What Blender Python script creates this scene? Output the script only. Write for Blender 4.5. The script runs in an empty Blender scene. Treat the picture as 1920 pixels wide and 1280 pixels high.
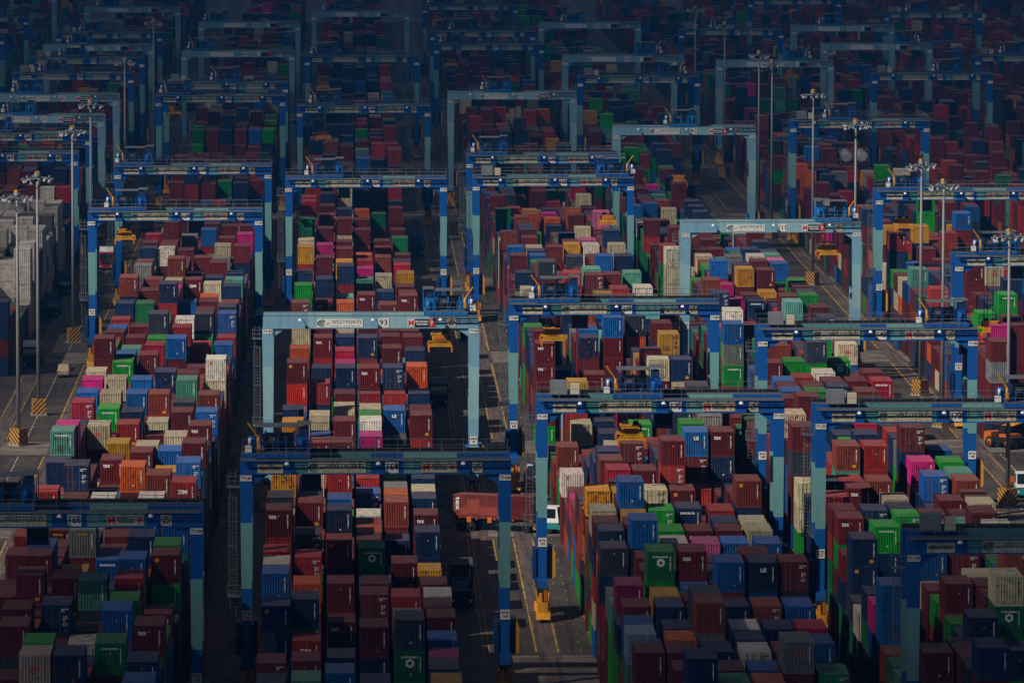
import bpy, math, random
import numpy as np
from mathutils import Vector, Matrix
random.seed(11)
SC = bpy.context.scene
COL = SC.collection
R = math.radians
HC = 85.0                       # height of the viewpoint above the yard (metres)

# ------------------------------------------------------------------ helpers
def link(o, parent=None):
    COL.objects.link(o)
    if parent is not None:
        o.parent = parent
    return o

def tag(o, label=None, cat=None, group=None, kind=None):
    if label: o['label'] = label
    if cat: o['category'] = cat
    if group: o['group'] = group
    if kind: o['kind'] = kind
    return o

def empty(name, loc=(0, 0, 0), rz=0.0):
    o = bpy.data.objects.new(name, None)
    o.empty_display_size = 0.5
    o.location = loc
    o.rotation_euler = (0, 0, rz)
    return link(o)

class MB:
    """collects boxes, bars, tubes and sheets into one mesh"""
    def __init__(s):
        s.v = []; s.f = []; s.m = []; s.mats = []; s.sm = []
    def mi(s, mat):
        if mat not in s.mats: s.mats.append(mat)
        return s.mats.index(mat)
    def add(s, vs, fs, mat, smooth=False):
        b = len(s.v); k = s.mi(mat)
        s.v += [tuple(p) for p in vs]
        for f in fs:
            s.f.append(tuple(i + b for i in f)); s.m.append(k); s.sm.append(smooth)
    def box(s, x0, x1, y0, y1, z0, z1, mat):
        s.add([(x0,y0,z0),(x1,y0,z0),(x1,y1,z0),(x0,y1,z0),(x0,y0,z1),(x1,y0,z1),(x1,y1,z1),(x0,y1,z1)],
              [(0,3,2,1),(4,5,6,7),(0,1,5,4),(1,2,6,5),(2,3,7,6),(3,0,4,7)], mat)
    def frustum(s, b, t, z0, z1, mat):
        (x0,x1,y0,y1), (u0,u1,w0,w1) = b, t
        s.add([(x0,y0,z0),(x1,y0,z0),(x1,y1,z0),(x0,y1,z0),(u0,w0,z1),(u1,w0,z1),(u1,w1,z1),(u0,w1,z1)],
              [(0,3,2,1),(4,5,6,7),(0,1,5,4),(1,2,6,5),(2,3,7,6),(3,0,4,7)], mat)
    def prism(s, pts, axis, a0, a1, mat):
        """polygon pts in the plane across axis, pushed from a0 to a1"""
        n = len(pts)
        def P(p, a):
            return {'x': (a, p[0], p[1]), 'y': (p[0], a, p[1]), 'z': (p[0], p[1], a)}[axis]
        s.add([P(p, a0) for p in pts] + [P(p, a1) for p in pts],
              [tuple(range(n))[::-1], tuple(range(n, 2*n))] + [(i, (i+1) % n, n+(i+1) % n, n+i) for i in range(n)], mat)
    def tube(s, p, q, r, mat, n=6, r2=None):
        p = Vector(p); q = Vector(q); d = (q-p)
        if d.length < 1e-6: return
        d.normalize(); a = d.orthogonal().normalized(); c = d.cross(a)
        r2 = r if r2 is None else r2
        vs = [p + (a*math.cos(2*math.pi*i/n) + c*math.sin(2*math.pi*i/n))*r for i in range(n)]
        vs += [q + (a*math.cos(2*math.pi*i/n) + c*math.sin(2*math.pi*i/n))*r2 for i in range(n)]
        s.add(vs, [tuple(range(n))[::-1], tuple(range(n, 2*n))] + [(i, (i+1) % n, n+(i+1) % n, n+i) for i in range(n)], mat, n > 6)
    def bar(s, p, q, w, mat):
        s.tube(p, q, w*0.7, mat, 4)
    def mesh(s, name):
        me = bpy.data.meshes.new(name)
        me.from_pydata(s.v, [], s.f)
        for m in s.mats: me.materials.append(m)
        me.polygons.foreach_set('material_index', s.m)
        me.polygons.foreach_set('use_smooth', s.sm)
        me.update()
        return me
    def build(s, name, parent=None):
        return link(bpy.data.objects.new(name, s.mesh(name)), parent)

def inst(name, me, parent=None, loc=(0, 0, 0), rot=(0, 0, 0)):
    o = bpy.data.objects.new(name, me)
    o.location = loc; o.rotation_euler = rot
    return link(o, parent)

def text_mesh(name, body, size, mat, width=None, align='CENTER', bold=0.0, extr=0.004, space=1.0, lines=1.0):
    """letters as a thin mesh standing upright, facing -Y, centred on the origin"""
    cu = bpy.data.curves.new(name + '_curve', 'FONT')
    cu.body = body; cu.size = size; cu.align_x = align; cu.align_y = 'CENTER'
    cu.extrude = extr; cu.offset = bold; cu.space_character = space; cu.space_line = lines
    cu.resolution_u = 2
    ob = bpy.data.objects.new(name + '_tmp', cu)
    COL.objects.link(ob)
    bpy.context.view_layer.update()
    dg = bpy.context.evaluated_depsgraph_get()
    me = bpy.data.meshes.new_from_object(ob.evaluated_get(dg))
    bpy.data.objects.remove(ob); bpy.data.curves.remove(cu)
    me.name = name
    xs = [v.co.x for v in me.vertices]
    k = 1.0
    if width and xs:
        k = width / max(1e-6, max(xs) - min(xs))
    for v in me.vertices:
        x, y, z = v.co
        v.co = (x*k, -z, y)
    me.materials.clear(); me.materials.append(mat)
    return me

# ------------------------------------------------------------------ materials
def nodes(name):
    m = bpy.data.materials.new(name); m.use_nodes = True
    nt = m.node_tree; nt.nodes.clear()
    out = nt.nodes.new('ShaderNodeOutputMaterial'); bs = nt.nodes.new('ShaderNodeBsdfPrincipled')
    nt.links.new(bs.outputs[0], out.inputs[0])
    return m, nt, bs
def N(nt, t, **kw):
    n = nt.nodes.new(t)
    for k, v in kw.items(): setattr(n, k, v)
    return n
def mixc(nt, fac, a, b, mode='MIX'):
    n = N(nt, 'ShaderNodeMix', data_type='RGBA', blend_type=mode)
    for sock, val in ((n.inputs[0], fac), (n.inputs[6], a), (n.inputs[7], b)):
        if hasattr(val, 'links') or hasattr(val, 'is_linked'): nt.links.new(val, sock)
        else: sock.default_value = val
    return n.outputs[2]
def ramp(nt, src, lo, hi, a=0.0, b=1.0):
    n = N(nt, 'ShaderNodeMapRange'); nt.links.new(src, n.inputs[0])
    n.inputs[1].default_value = lo; n.inputs[2].default_value = hi
    n.inputs[3].default_value = a; n.inputs[4].default_value = b
    return n.outputs[0]
def noise(nt, vec, scale, detail=3.0, rough=0.55):
    n = N(nt, 'ShaderNodeTexNoise'); n.inputs['Scale'].default_value = scale
    n.inputs['Detail'].default_value = detail; n.inputs['Roughness'].default_value = rough
    nt.links.new(vec, n.inputs['Vector'])
    return n.outputs['Fac']
def scaled(nt, vec, s):
    n = N(nt, 'ShaderNodeMapping'); n.inputs['Scale'].default_value = s
    nt.links.new(vec, n.inputs['Vector']); return n.outputs[0]

def simple(name, col, rough=0.55, metal=0.0, dirt=0.35, scale=1.3, dirtcol=(0.06, 0.05, 0.045, 1)):
    m, nt, bs = nodes(name)
    tc = N(nt, 'ShaderNodeTexCoord')
    f = noise(nt, scaled(nt, tc.outputs['Object'], (1, 1, 0.35)), scale, 5)
    d = ramp(nt, f, 0.5, 0.75, 0, dirt)
    c = mixc(nt, d, (*col, 1), dirtcol)
    if dirt > 0.15:
        run = noise(nt, scaled(nt, tc.outputs['Object'], (2.2, 2.2, 0.16)), 1.0, 5, 0.65)
        c = mixc(nt, ramp(nt, run, 0.56, 0.72, 0, min(0.55, dirt*1.6)), c, (0.085, 0.045, 0.025, 1))
    nt.links.new(c, bs.inputs['Base Color'])
    bs.inputs['Roughness'].default_value = rough; bs.inputs['Metallic'].default_value = metal
    bs.inputs['Specular IOR Level'].default_value = 0.2
    return m

def container_material(name, stuff=False):
    m, nt, bs = nodes(name)
    tc = N(nt, 'ShaderNodeTexCoord'); geo = N(nt, 'ShaderNodeNewGeometry')
    if stuff:
        at = N(nt, 'ShaderNodeAttribute', attribute_name='paint'); base = at.outputs['Color']
        vec = tc.outputs['Object']
        rnd = noise(nt, vec, 0.02, 1)
    else:
        oi = N(nt, 'ShaderNodeObjectInfo'); base = oi.outputs['Color']
        av = N(nt, 'ShaderNodeVectorMath', operation='ADD')
        nt.links.new(tc.outputs['Object'], av.inputs[0])
        sc_ = N(nt, 'ShaderNodeVectorMath', operation='SCALE'); sc_.inputs[3].default_value = 0.37
        nt.links.new(oi.outputs['Location'], sc_.inputs[0]); nt.links.new(sc_.outputs[0], av.inputs[1])
        vec = av.outputs[0]; rnd = oi.outputs['Random']
    # faded paint in soft patches, rust blotches, water streaks down the sides
    big = noise(nt, vec, 0.5, 3)
    fade = ramp(nt, big, 0.4, 0.75, 0.0, 0.05)
    c = mixc(nt, fade, base, (0.26, 0.22, 0.20, 1))
    mot = N(nt, 'ShaderNodeVectorMath', operation='SCALE'); nt.links.new(c, mot.inputs[0])
    nt.links.new(ramp(nt, noise(nt, scaled(nt, vec, (1.0, 0.6, 0.8)), 1.3, 5, 0.7), 0.3, 0.7, 0.68, 1.28), mot.inputs[3])
    c = mot.outputs[0]
    streak = noise(nt, scaled(nt, vec, (5.0, 5.0, 0.35)), 1.0, 4)
    c = mixc(nt, ramp(nt, streak, 0.5, 0.78, 0, 0.36), c, (0.05, 0.035, 0.028, 1))
    rust = noise(nt, vec, 2.1, 6, 0.7)
    wear = N(nt, 'ShaderNodeMath', operation='ADD'); nt.links.new(rust, wear.inputs[0]); nt.links.new(ramp(nt, rnd, 0.0, 1.0, -0.06, 0.10), wear.inputs[1])
    c = mixc(nt, ramp(nt, wear.outputs[0], 0.60, 0.68, 0, 0.75), c, (0.085, 0.030, 0.012, 1))
    # dust that has settled on whatever faces up
    sep = N(nt, 'ShaderNodeSeparateXYZ'); nt.links.new(geo.outputs['Normal'], sep.inputs[0])
    up = ramp(nt, sep.outputs[2], 0.6, 0.9, 0, 1)
    dust = noise(nt, scaled(nt, vec, (1.0, 0.5, 1.0)), 1.1, 5, 0.65)
    mul = N(nt, 'ShaderNodeMath', operation='MULTIPLY'); nt.links.new(up, mul.inputs[0])
    nt.links.new(ramp(nt, dust, 0.3, 0.7, 0.07, 0.27), mul.inputs[1])
    c = mixc(nt, mul.outputs[0], c, (0.33, 0.235, 0.215, 1))
    nt.links.new(c, bs.inputs['Base Color'])
    bs.inputs['Roughness'].default_value = 0.6
    bs.inputs['Specular IOR Level'].default_value = 0.14
    if stuff:
        # pressed corrugation of the wall sheets as relief
        sv = N(nt, 'ShaderNodeSeparateXYZ'); nt.links.new(vec, sv.inputs[0])
        ay = N(nt, 'ShaderNodeMath', operation='ABSOLUTE'); nt.links.new(sep.outputs[1], ay.inputs[0])
        mx = N(nt, 'ShaderNodeMix', data_type='FLOAT')
        nt.links.new(ramp(nt, ay.outputs[0], 0.4, 0.6), mx.inputs[0]); nt.links.new(sv.outputs[1], mx.inputs[2]); nt.links.new(sv.outputs[0], mx.inputs[3])
        ml = N(nt, 'ShaderNodeMath', operation='MULTIPLY'); ml.inputs[1].default_value = 2*math.pi/0.27; nt.links.new(mx.outputs[0], ml.inputs[0])
        sn = N(nt, 'ShaderNodeMath', operation='SINE'); nt.links.new(ml.outputs[0], sn.inputs[0])
        bp = N(nt, 'ShaderNodeBump'); bp.inputs['Strength'].default_value = 0.9; bp.inputs['Distance'].default_value = 0.07
        nt.links.new(ramp(nt, sn.outputs[0], -0.5, 0.5), bp.inputs['Height']); nt.links.new(bp.outputs[0], bs.inputs['Normal'])
    return m

CONT = container_material('container_paint')
CONTS = container_material('container_paint_yard', True)
M = dict(
    blue=simple('royal_blue_paint', (0.006, 0.085, 0.32), 0.45, dirt=0.25),
    midblue=simple('faded_blue_paint', (0.012, 0.15, 0.42), 0.5, dirt=0.25),
    teal=simple('weathered_teal_paint', (0.15, 0.34, 0.34), 0.5, dirt=0.2),
    dteal=simple('dark_teal_paint', (0.065, 0.23, 0.235), 0.5, dirt=0.2),
    pale=simple('pale_blue_paint', (0.18, 0.35, 0.45), 0.5, dirt=0.2),
    pale2=simple('pale_teal_paint', (0.25, 0.43, 0.47), 0.5, dirt=0.2),
    navy=simple('navy_equipment_paint', (0.006, 0.035, 0.12), 0.5, dirt=0.3),
    steel=simple('galvanised_steel', (0.20, 0.21, 0.22), 0.5, 0.5, 0.4),
    rail=simple('rail_steel', (0.15, 0.16, 0.17), 0.5, 0.3, 0.4),
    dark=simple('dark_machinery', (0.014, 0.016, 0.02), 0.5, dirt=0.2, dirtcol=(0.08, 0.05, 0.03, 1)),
    rubber=simple('tyre_rubber', (0.013, 0.013, 0.014), 0.8, dirt=0.5, dirtcol=(0.09, 0.075, 0.06, 1)),
    yellow=simple('safety_yellow_paint', (0.62, 0.27, 0.012), 0.5, dirt=0.5),
    orange=simple('orange_paint', (0.55, 0.13, 0.012), 0.5, dirt=0.4),
    white=simple('white_board_paint', (0.72, 0.70, 0.64), 0.6, dirt=0.18),
    cream=simple('cream_board_paint', (0.52, 0.47, 0.34), 0.6, dirt=0.3),
    whitep=simple('white_vehicle_paint', (0.75, 0.76, 0.76), 0.3, dirt=0.12),
    black=simple('black_lettering', (0.012, 0.012, 0.014), 0.6, dirt=0.0),
    green=simple('green_lettering', (0.03, 0.09, 0.08), 0.6, dirt=0.0),
    redl=simple('red_lettering', (0.55, 0.035, 0.03), 0.6, dirt=0.0),
    whitel=simple('white_lettering', (0.80, 0.80, 0.78), 0.6, dirt=0.1),
    grey=simple('grey_cabinet_paint', (0.19, 0.20, 0.21), 0.5, dirt=0.3),
    conc=simple('plinth_concrete', (0.28, 0.25, 0.22), 0.8, dirt=0.5),
    red=simple('red_vehicle_paint', (0.40, 0.02, 0.025), 0.35, dirt=0.15),
    tealv=simple('teal_vehicle_paint', (0.02, 0.22, 0.22), 0.35, dirt=0.2),
    patch=simple('repaint_red', (0.27, 0.048, 0.032), 0.6, dirt=0.3),
    lamphood=simple('lamp_hood_enamel', (0.42, 0.43, 0.43), 0.4, dirt=0.2),
    masts=simple('mast_galvanised', (0.24, 0.24, 0.235), 0.55, 0.2, 0.3),
    silver=simple('champagne_car_paint', (0.58, 0.44, 0.26), 0.35, 0.1, 0.1),
)
def glass_mat():
    m, nt, bs = nodes('dark_window_glass')
    bs.inputs['Base Color'].default_value = (0.012, 0.016, 0.02, 1); bs.inputs['Roughness'].default_value = 0.08
    bs.inputs['Specular IOR Level'].default_value = 0.7
    return m
M['glass'] = glass_mat()
def lamp_mat():
    m, nt, bs = nodes('lamp_lens')
    bs.inputs['Base Color'].default_value = (0.8, 0.8, 0.78, 1); bs.inputs['Roughness'].default_value = 0.2
    return m
M['lens'] = lamp_mat()
def hazard_mat():
    m, nt, bs = nodes('hazard_stripes')
    tc = N(nt, 'ShaderNodeTexCoord'); sv = N(nt, 'ShaderNodeSeparateXYZ'); nt.links.new(tc.outputs['Object'], sv.inputs[0])
    a = N(nt, 'ShaderNodeMath', operation='ADD'); nt.links.new(sv.outputs[0], a.inputs[0])
    s = N(nt, 'ShaderNodeMath', operation='SUBTRACT'); nt.links.new(a.outputs[0], s.inputs[0]); nt.links.new(sv.outputs[2], s.inputs[1])
    nt.links.new(sv.outputs[1], a.inputs[1])
    md = N(nt, 'ShaderNodeMath', operation='MULTIPLY'); md.inputs[1].default_value = 1.7; nt.links.new(s.outputs[0], md.inputs[0])
    fr = N(nt, 'ShaderNodeMath', operation='FRACT'); nt.links.new(md.outputs[0], fr.inputs[0])
    gt = N(nt, 'ShaderNodeMath', operation='GREATER_THAN'); gt.inputs[1].default_value = 0.52; nt.links.new(fr.outputs[0], gt.inputs[0])
    c = mixc(nt, gt.outputs[0], (0.55, 0.24, 0.01, 1), (0.014, 0.013, 0.013, 1))
    d = noise(nt, tc.outputs['Object'], 2.5, 5)
    c = mixc(nt, ramp(nt, d, 0.52, 0.7, 0, 0.5), c, (0.10, 0.075, 0.055, 1))
    nt.links.new(c, bs.inputs['Base Color']); bs.inputs['Roughness'].default_value = 0.7
    return m
M['hazard'] = hazard_mat()
def line_mat(name, col, wear):
    m, nt, bs = nodes(name)
    tc = N(nt, 'ShaderNodeTexCoord')
    f = noise(nt, tc.outputs['Object'], 1.1, 6, 0.7)
    c = mixc(nt, ramp(nt, f, wear, wear + 0.12), (*col, 1), (0.055, 0.05, 0.046, 1))
    nt.links.new(c, bs.inputs['Base Color']); bs.inputs['Roughness'].default_value = 0.75
    return m
M['yline'] = line_mat('worn_yellow_line', (0.55, 0.33, 0.03), 0.47)
M['wline'] = line_mat('worn_white_line', (0.55, 0.53, 0.48), 0.45)

# ------------------------------------------------------------------ world, sun, camera
SUN_EL, SUN_AZ = (42.0, 229.0)
w = bpy.data.worlds.new('World'); SC.world = w; w.use_nodes = True
nt = w.node_tree; nt.nodes.clear()
wo = nt.nodes.new('ShaderNodeOutputWorld'); bg = nt.nodes.new('ShaderNodeBackground'); sky = nt.nodes.new('ShaderNodeTexSky')
sky.sky_type = 'NISHITA'; sky.sun_disc = False
sky.sun_elevation = R(SUN_EL); sky.sun_rotation = R(SUN_AZ)
sky.air_density = 0.35; sky.dust_density = 0.05; sky.ozone_density = 2.0
bg.inputs[1].default_value = 0.05
nt.links.new(sky.outputs[0], bg.inputs[0]); nt.links.new(bg.outputs[0], wo.inputs[0])
sl = bpy.data.lights.new('sun', 'SUN'); sl.energy = 5.0; sl.angle = R(0.5); sl.color = (1.0, 0.93, 0.84)
so = link(bpy.data.objects.new('sun', sl))
TO_SUN = Vector((math.sin(R(SUN_AZ))*math.cos(R(SUN_EL)), math.cos(R(SUN_AZ))*math.cos(R(SUN_EL)), math.sin(R(SUN_EL))))
so.rotation_euler = TO_SUN.to_track_quat('Z', 'Y').to_euler()
so.location = TO_SUN*400

cd = bpy.data.cameras.new('camera'); cd.sensor_width = 36.0; cd.lens = 12000/1920*36.0
cd.clip_start = 1.0; cd.clip_end = 9000
co = link(bpy.data.objects.new('camera', cd))
PSI, TH = 0.024892917, 0.09033679
fw = Vector((math.sin(PSI)*math.cos(TH), math.cos(PSI)*math.cos(TH), -math.sin(TH)))
rt = Vector((math.cos(PSI), -math.sin(PSI), 0)); upv = rt.cross(fw)
co.matrix_world = Matrix(((rt.x, upv.x, -fw.x, 0), (rt.y, upv.y, -fw.y, 0), (rt.z, upv.z, -fw.z, HC), (0, 0, 0, 1)))
SC.camera = co
vs_ = SC.view_settings; vs_.view_transform = 'Standard'; vs_.look = 'None'; vs_.gamma = 1.0; vs_.use_curve_mapping = False
vs_.exposure = -0.15
cy = SC.cycles
cy.max_bounces = 4; cy.diffuse_bounces = 1; cy.glossy_bounces = 2; cy.transmission_bounces = 2; cy.volume_bounces = 0
cy.transparent_max_bounces = 8; cy.use_denoising = True
cy.volume_step_rate = 4.0; cy.volume_max_steps = 64

# yard blocks: x of the left leg line, x of the first row of containers, pitch between rows
BLK = {'W': (-173.0, -166.5, 2.80), 'X': (-145.0, -138.5, 2.80), 'Y': (-104.5, -102.0, 2.80), 'Z': (-68.5, -63.0, 2.78),
       'A': (-36.8, -30.37, 2.762), 'B': (-9.75, -6.90, 2.86), 'C': (18.75, 24.06, 2.853), 'D': (45.70, 47.38, 2.851),
       'E': (77.6, 80.50, 2.701), 'F': (105.7, 108.1, 2.85), 'G': (134.5, 137.5, 2.80), 'H': (163.0, 166.0, 2.80), 'I': (191.0, 194.0, 2.80)}
SPAN = 23.5

# ------------------------------------------------------------------ ground
def ground():
    m, nt, bs = nodes('yard_asphalt')
    tc = N(nt, 'ShaderNodeTexCoord'); v = tc.outputs['Object']
    sv = N(nt, 'ShaderNodeSeparateXYZ'); nt.links.new(v, sv.inputs[0])
    n1 = noise(nt, v, 0.09, 4); n2 = noise(nt, v, 0.9, 6, 0.65); n3 = noise(nt, scaled(nt, v, (0.10, 1.2, 1)), 1.0, 5, 0.6)
    c = mixc(nt, ramp(nt, n1, 0.35, 0.65), (0.024, 0.021, 0.019, 1), (0.066, 0.051, 0.041, 1))
    c = mixc(nt, ramp(nt, n2, 0.45, 0.75, 0, 0.6), c, (0.085, 0.068, 0.056, 1))
    c = mixc(nt, ramp(nt, n3, 0.58, 0.72, 0, 0.7), c, (0.022, 0.022, 0.026, 1))
    # rectangular repair patches
    br = N(nt, 'ShaderNodeTexBrick'); br.offset = 0.37; br.inputs['Scale'].default_value = 0.06
    br.inputs['Color1'].default_value = (0, 0, 0, 1); br.inputs['Color2'].default_value = (1, 1, 1, 1); br.inputs['Mortar'].default_value = (0.3, 0.3, 0.3, 1)
    br.inputs['Mortar Size'].default_value = 0.006; br.inputs['Bias'].default_value = -0.25
    nt.links.new(v, br.inputs['Vector'])
    c = mixc(nt, ramp(nt, br.outputs['Color'], 0.2, 0.9, 0, 0.55), c, (0.105, 0.074, 0.058, 1))
    # oil and rubber laid down along the driving lanes
    c = mixc(nt, ramp(nt, noise(nt, scaled(nt, v, (1.6, 0.03, 1)), 1.0, 4, 0.6), 0.52, 0.66, 0, 0.7), c, (0.013, 0.013, 0.015, 1))
    c = mixc(nt, ramp(nt, noise(nt, v, 0.35, 7, 0.75), 0.60, 0.70, 0, 0.8), c, (0.012, 0.012, 0.014, 1))
    nt.links.new(c, bs.inputs['Base Color'])
    wet = noise(nt, scaled(nt, v, (0.45, 1.6, 1)), 0.8, 6, 0.72)
    nt.links.new(ramp(nt, wet, 0.50, 0.66, 0.8, 0.27), bs.inputs['Roughness']); bs.inputs['Specular IOR Level'].default_value = 0.3
    bp = N(nt, 'ShaderNodeBump'); bp.inputs['Strength'].default_value = 0.25; bp.inputs['Distance'].default_value = 0.03
    nt.links.new(noise(nt, v, 3.0, 4), bp.inputs['Height']); nt.links.new(bp.outputs[0], bs.inputs['Normal'])
    b = MB(); b.add([(-900, 120, 0), (1100, 120, 0), (1100, 6500, 0), (-900, 6500, 0)], [(0, 1, 2, 3)], m)
    tag(b.build('ground'), 'dark patched asphalt of the container yard', kind='structure')
    # crossing roads of paler concrete
    m2, nt, bs = nodes('crossroad_concrete')
    tc = N(nt, 'ShaderNodeTexCoord'); v = tc.outputs['Object']
    c = mixc(nt, ramp(nt, noise(nt, v, 0.25, 5), 0.35, 0.65), (0.13, 0.105, 0.085, 1), (0.25, 0.195, 0.155, 1))
    c = mixc(nt, ramp(nt, noise(nt, scaled(nt, v, (0.15, 1.5, 1)), 1.0, 5), 0.45, 0.62, 0, 0.8), c, (0.035, 0.031, 0.030, 1))
    c = mixc(nt, ramp(nt, noise(nt, v, 0.12, 4, 0.6), 0.5, 0.62, 0, 0.7), c, (0.05, 0.042, 0.038, 1))
    nt.links.new(c, bs.inputs['Base Color']); bs.inputs['Roughness'].default_value = 0.8
    b = MB()
    for y0, y1 in CROSS:
        b.add([(-900, y0, 0.004), (1100, y0, 0.004), (1100, y1, 0.004), (-900, y1, 0.004)], [(0, 1, 2, 3)], m2)
    tag(b.build('crossroads'), 'pale concrete roads crossing between the blocks', kind='structure')
    # reddish concrete runways under the crane wheels
    m3, nt, bs = nodes('runway_concrete')
    tc = N(nt, 'ShaderNodeTexCoord'); v = tc.outputs['Object']
    c = mixc(nt, ramp(nt, noise(nt, v, 0.5, 5), 0.3, 0.7), (0.075, 0.050, 0.044, 1), (0.16, 0.105, 0.088, 1))
    c = mixc(nt, ramp(nt, noise(nt, scaled(nt, v, (2.2, 0.08, 1)), 1.0, 5), 0.42, 0.62, 0, 0.8), c, (0.028, 0.024, 0.025, 1))
    nt.links.new(c, bs.inputs['Base Color']); bs.inputs['Roughness'].default_value = 0.75
    b = MB()
    for k, (lx, _, _) in BLK.items():
        for x in (lx, lx + SPAN):
            b.add([(x-1.1, 300, 0.008), (x+1.1, 300, 0.008), (x+1.1, 3500, 0.008), (x-1.1, 3500, 0.008)], [(0, 1, 2, 3)], m3)
    tag(b.build('crane_runways'), 'reddish concrete strips the gantry crane wheels run on', kind='structure')
    b = MB()
    def yl(x, y0, y1, wd=0.16, mat='yline', z=0.012):
        b.add([(x-wd/2, y0, z), (x+wd/2, y0, z), (x+wd/2, y1, z), (x-wd/2, y1, z)], [(0, 1, 2, 3)], M[mat])
    segs = [(300, CROSS[0][0])] + [(CROSS[i][1], CROSS[i+1][0]) for i in range(len(CROSS)-1)]
    for (s0, s1) in segs[:9]:
        for x in (-38.05, -43.7, -45.8, 12.5, 13.0, 15.3, 17.5, 19.6, 23.0, 71.3, 76.3, 78.3, 103.0):
            yl(x, s0+2, s1-2, 0.17 if x in (-38.05, 17.5, 19.6, 23.0, 76.3) else 0.11)
        yl(79.7, s0+2, s1-2, 0.12, 'wline')
        yl(-41.2, s0+2, s1-2, 0.10, 'wline')
        # slot ticks across the parking lane between two blocks
        y = s0 + 3
        while y < s1 - 3:
            for x0, wd in ((20.6, 0.12), (21.7, 0.14)):
                b.add([(x0, y, 0.012), (x0+wd, y, 0.012), (x0+wd, y+0.5, 0.012), (x0, y+0.5, 0.012)], [(0, 1, 2, 3)], M['wline'])
            y += 6.3
    tag(b.build('road_markings'), 'worn yellow lane lines and white slot ticks', kind='structure')

CROSS = [(586, 606), (700, 722), (785, 800), (905, 922), (1040, 1056), (1190, 1206), (1340, 1356), (1500, 1516), (1680, 1696), (1860, 1876), (2100, 2116)]
ground()
SEG = [(CROSS[i][1]+3, CROSS[i+1][0]-3) for i in range(len(CROSS)-1)]

# ------------------------------------------------------------------ containers
CW, CL, CH = 2.438, 6.058, 2.591
PAL = {'m': (0.115, 0.011, 0.014), 'r': (0.30, 0.021, 0.016), 'R': (0.35, 0.010, 0.028), 'O': (0.44, 0.024, 0.010), 'o': (0.52, 0.085, 0.012), 'u': (0.19, 0.036, 0.020),
       'n': (0.005, 0.024, 0.080), 'b': (0.004, 0.095, 0.33), 'k': (0.028, 0.037, 0.058), 'c': (0.50, 0.42, 0.27), 'w': (0.68, 0.61, 0.51),
       'g': (0.005, 0.25, 0.020), 'e': (0.005, 0.155, 0.050), 't': (0.075, 0.27, 0.19), 'a': (0.16, 0.50, 0.39), 'y': (0.47, 0.22, 0.010),
       'p': (0.50, 0.011, 0.175), 'P': (0.60, 0.11, 0.28), 'q': (0.19, 0.009, 0.080), 's': (0.18, 0.18, 0.165), 'l': (0.24, 0.36, 0.45), 'B': (0.185, 0.032, 0.026)}
CNAME = {'m': 'maroon', 'r': 'brick red', 'R': 'crimson', 'O': 'bright red', 'o': 'orange', 'u': 'rust brown', 'n': 'navy blue', 'b': 'bright blue', 'k': 'slate grey',
         'c': 'cream', 'w': 'white', 'g': 'bright green', 'e': 'dark green', 't': 'teal', 'a': 'aqua', 'y': 'mustard yellow', 'p': 'magenta', 'P': 'pink', 'q': 'plum', 's': 'grey', 'l': 'pale blue'}
RANDC = 'mmmmmmmmmmmmmmmmmmmrrrrruuunnnnnnnnbbkkcccwgeetoypRs'

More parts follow.
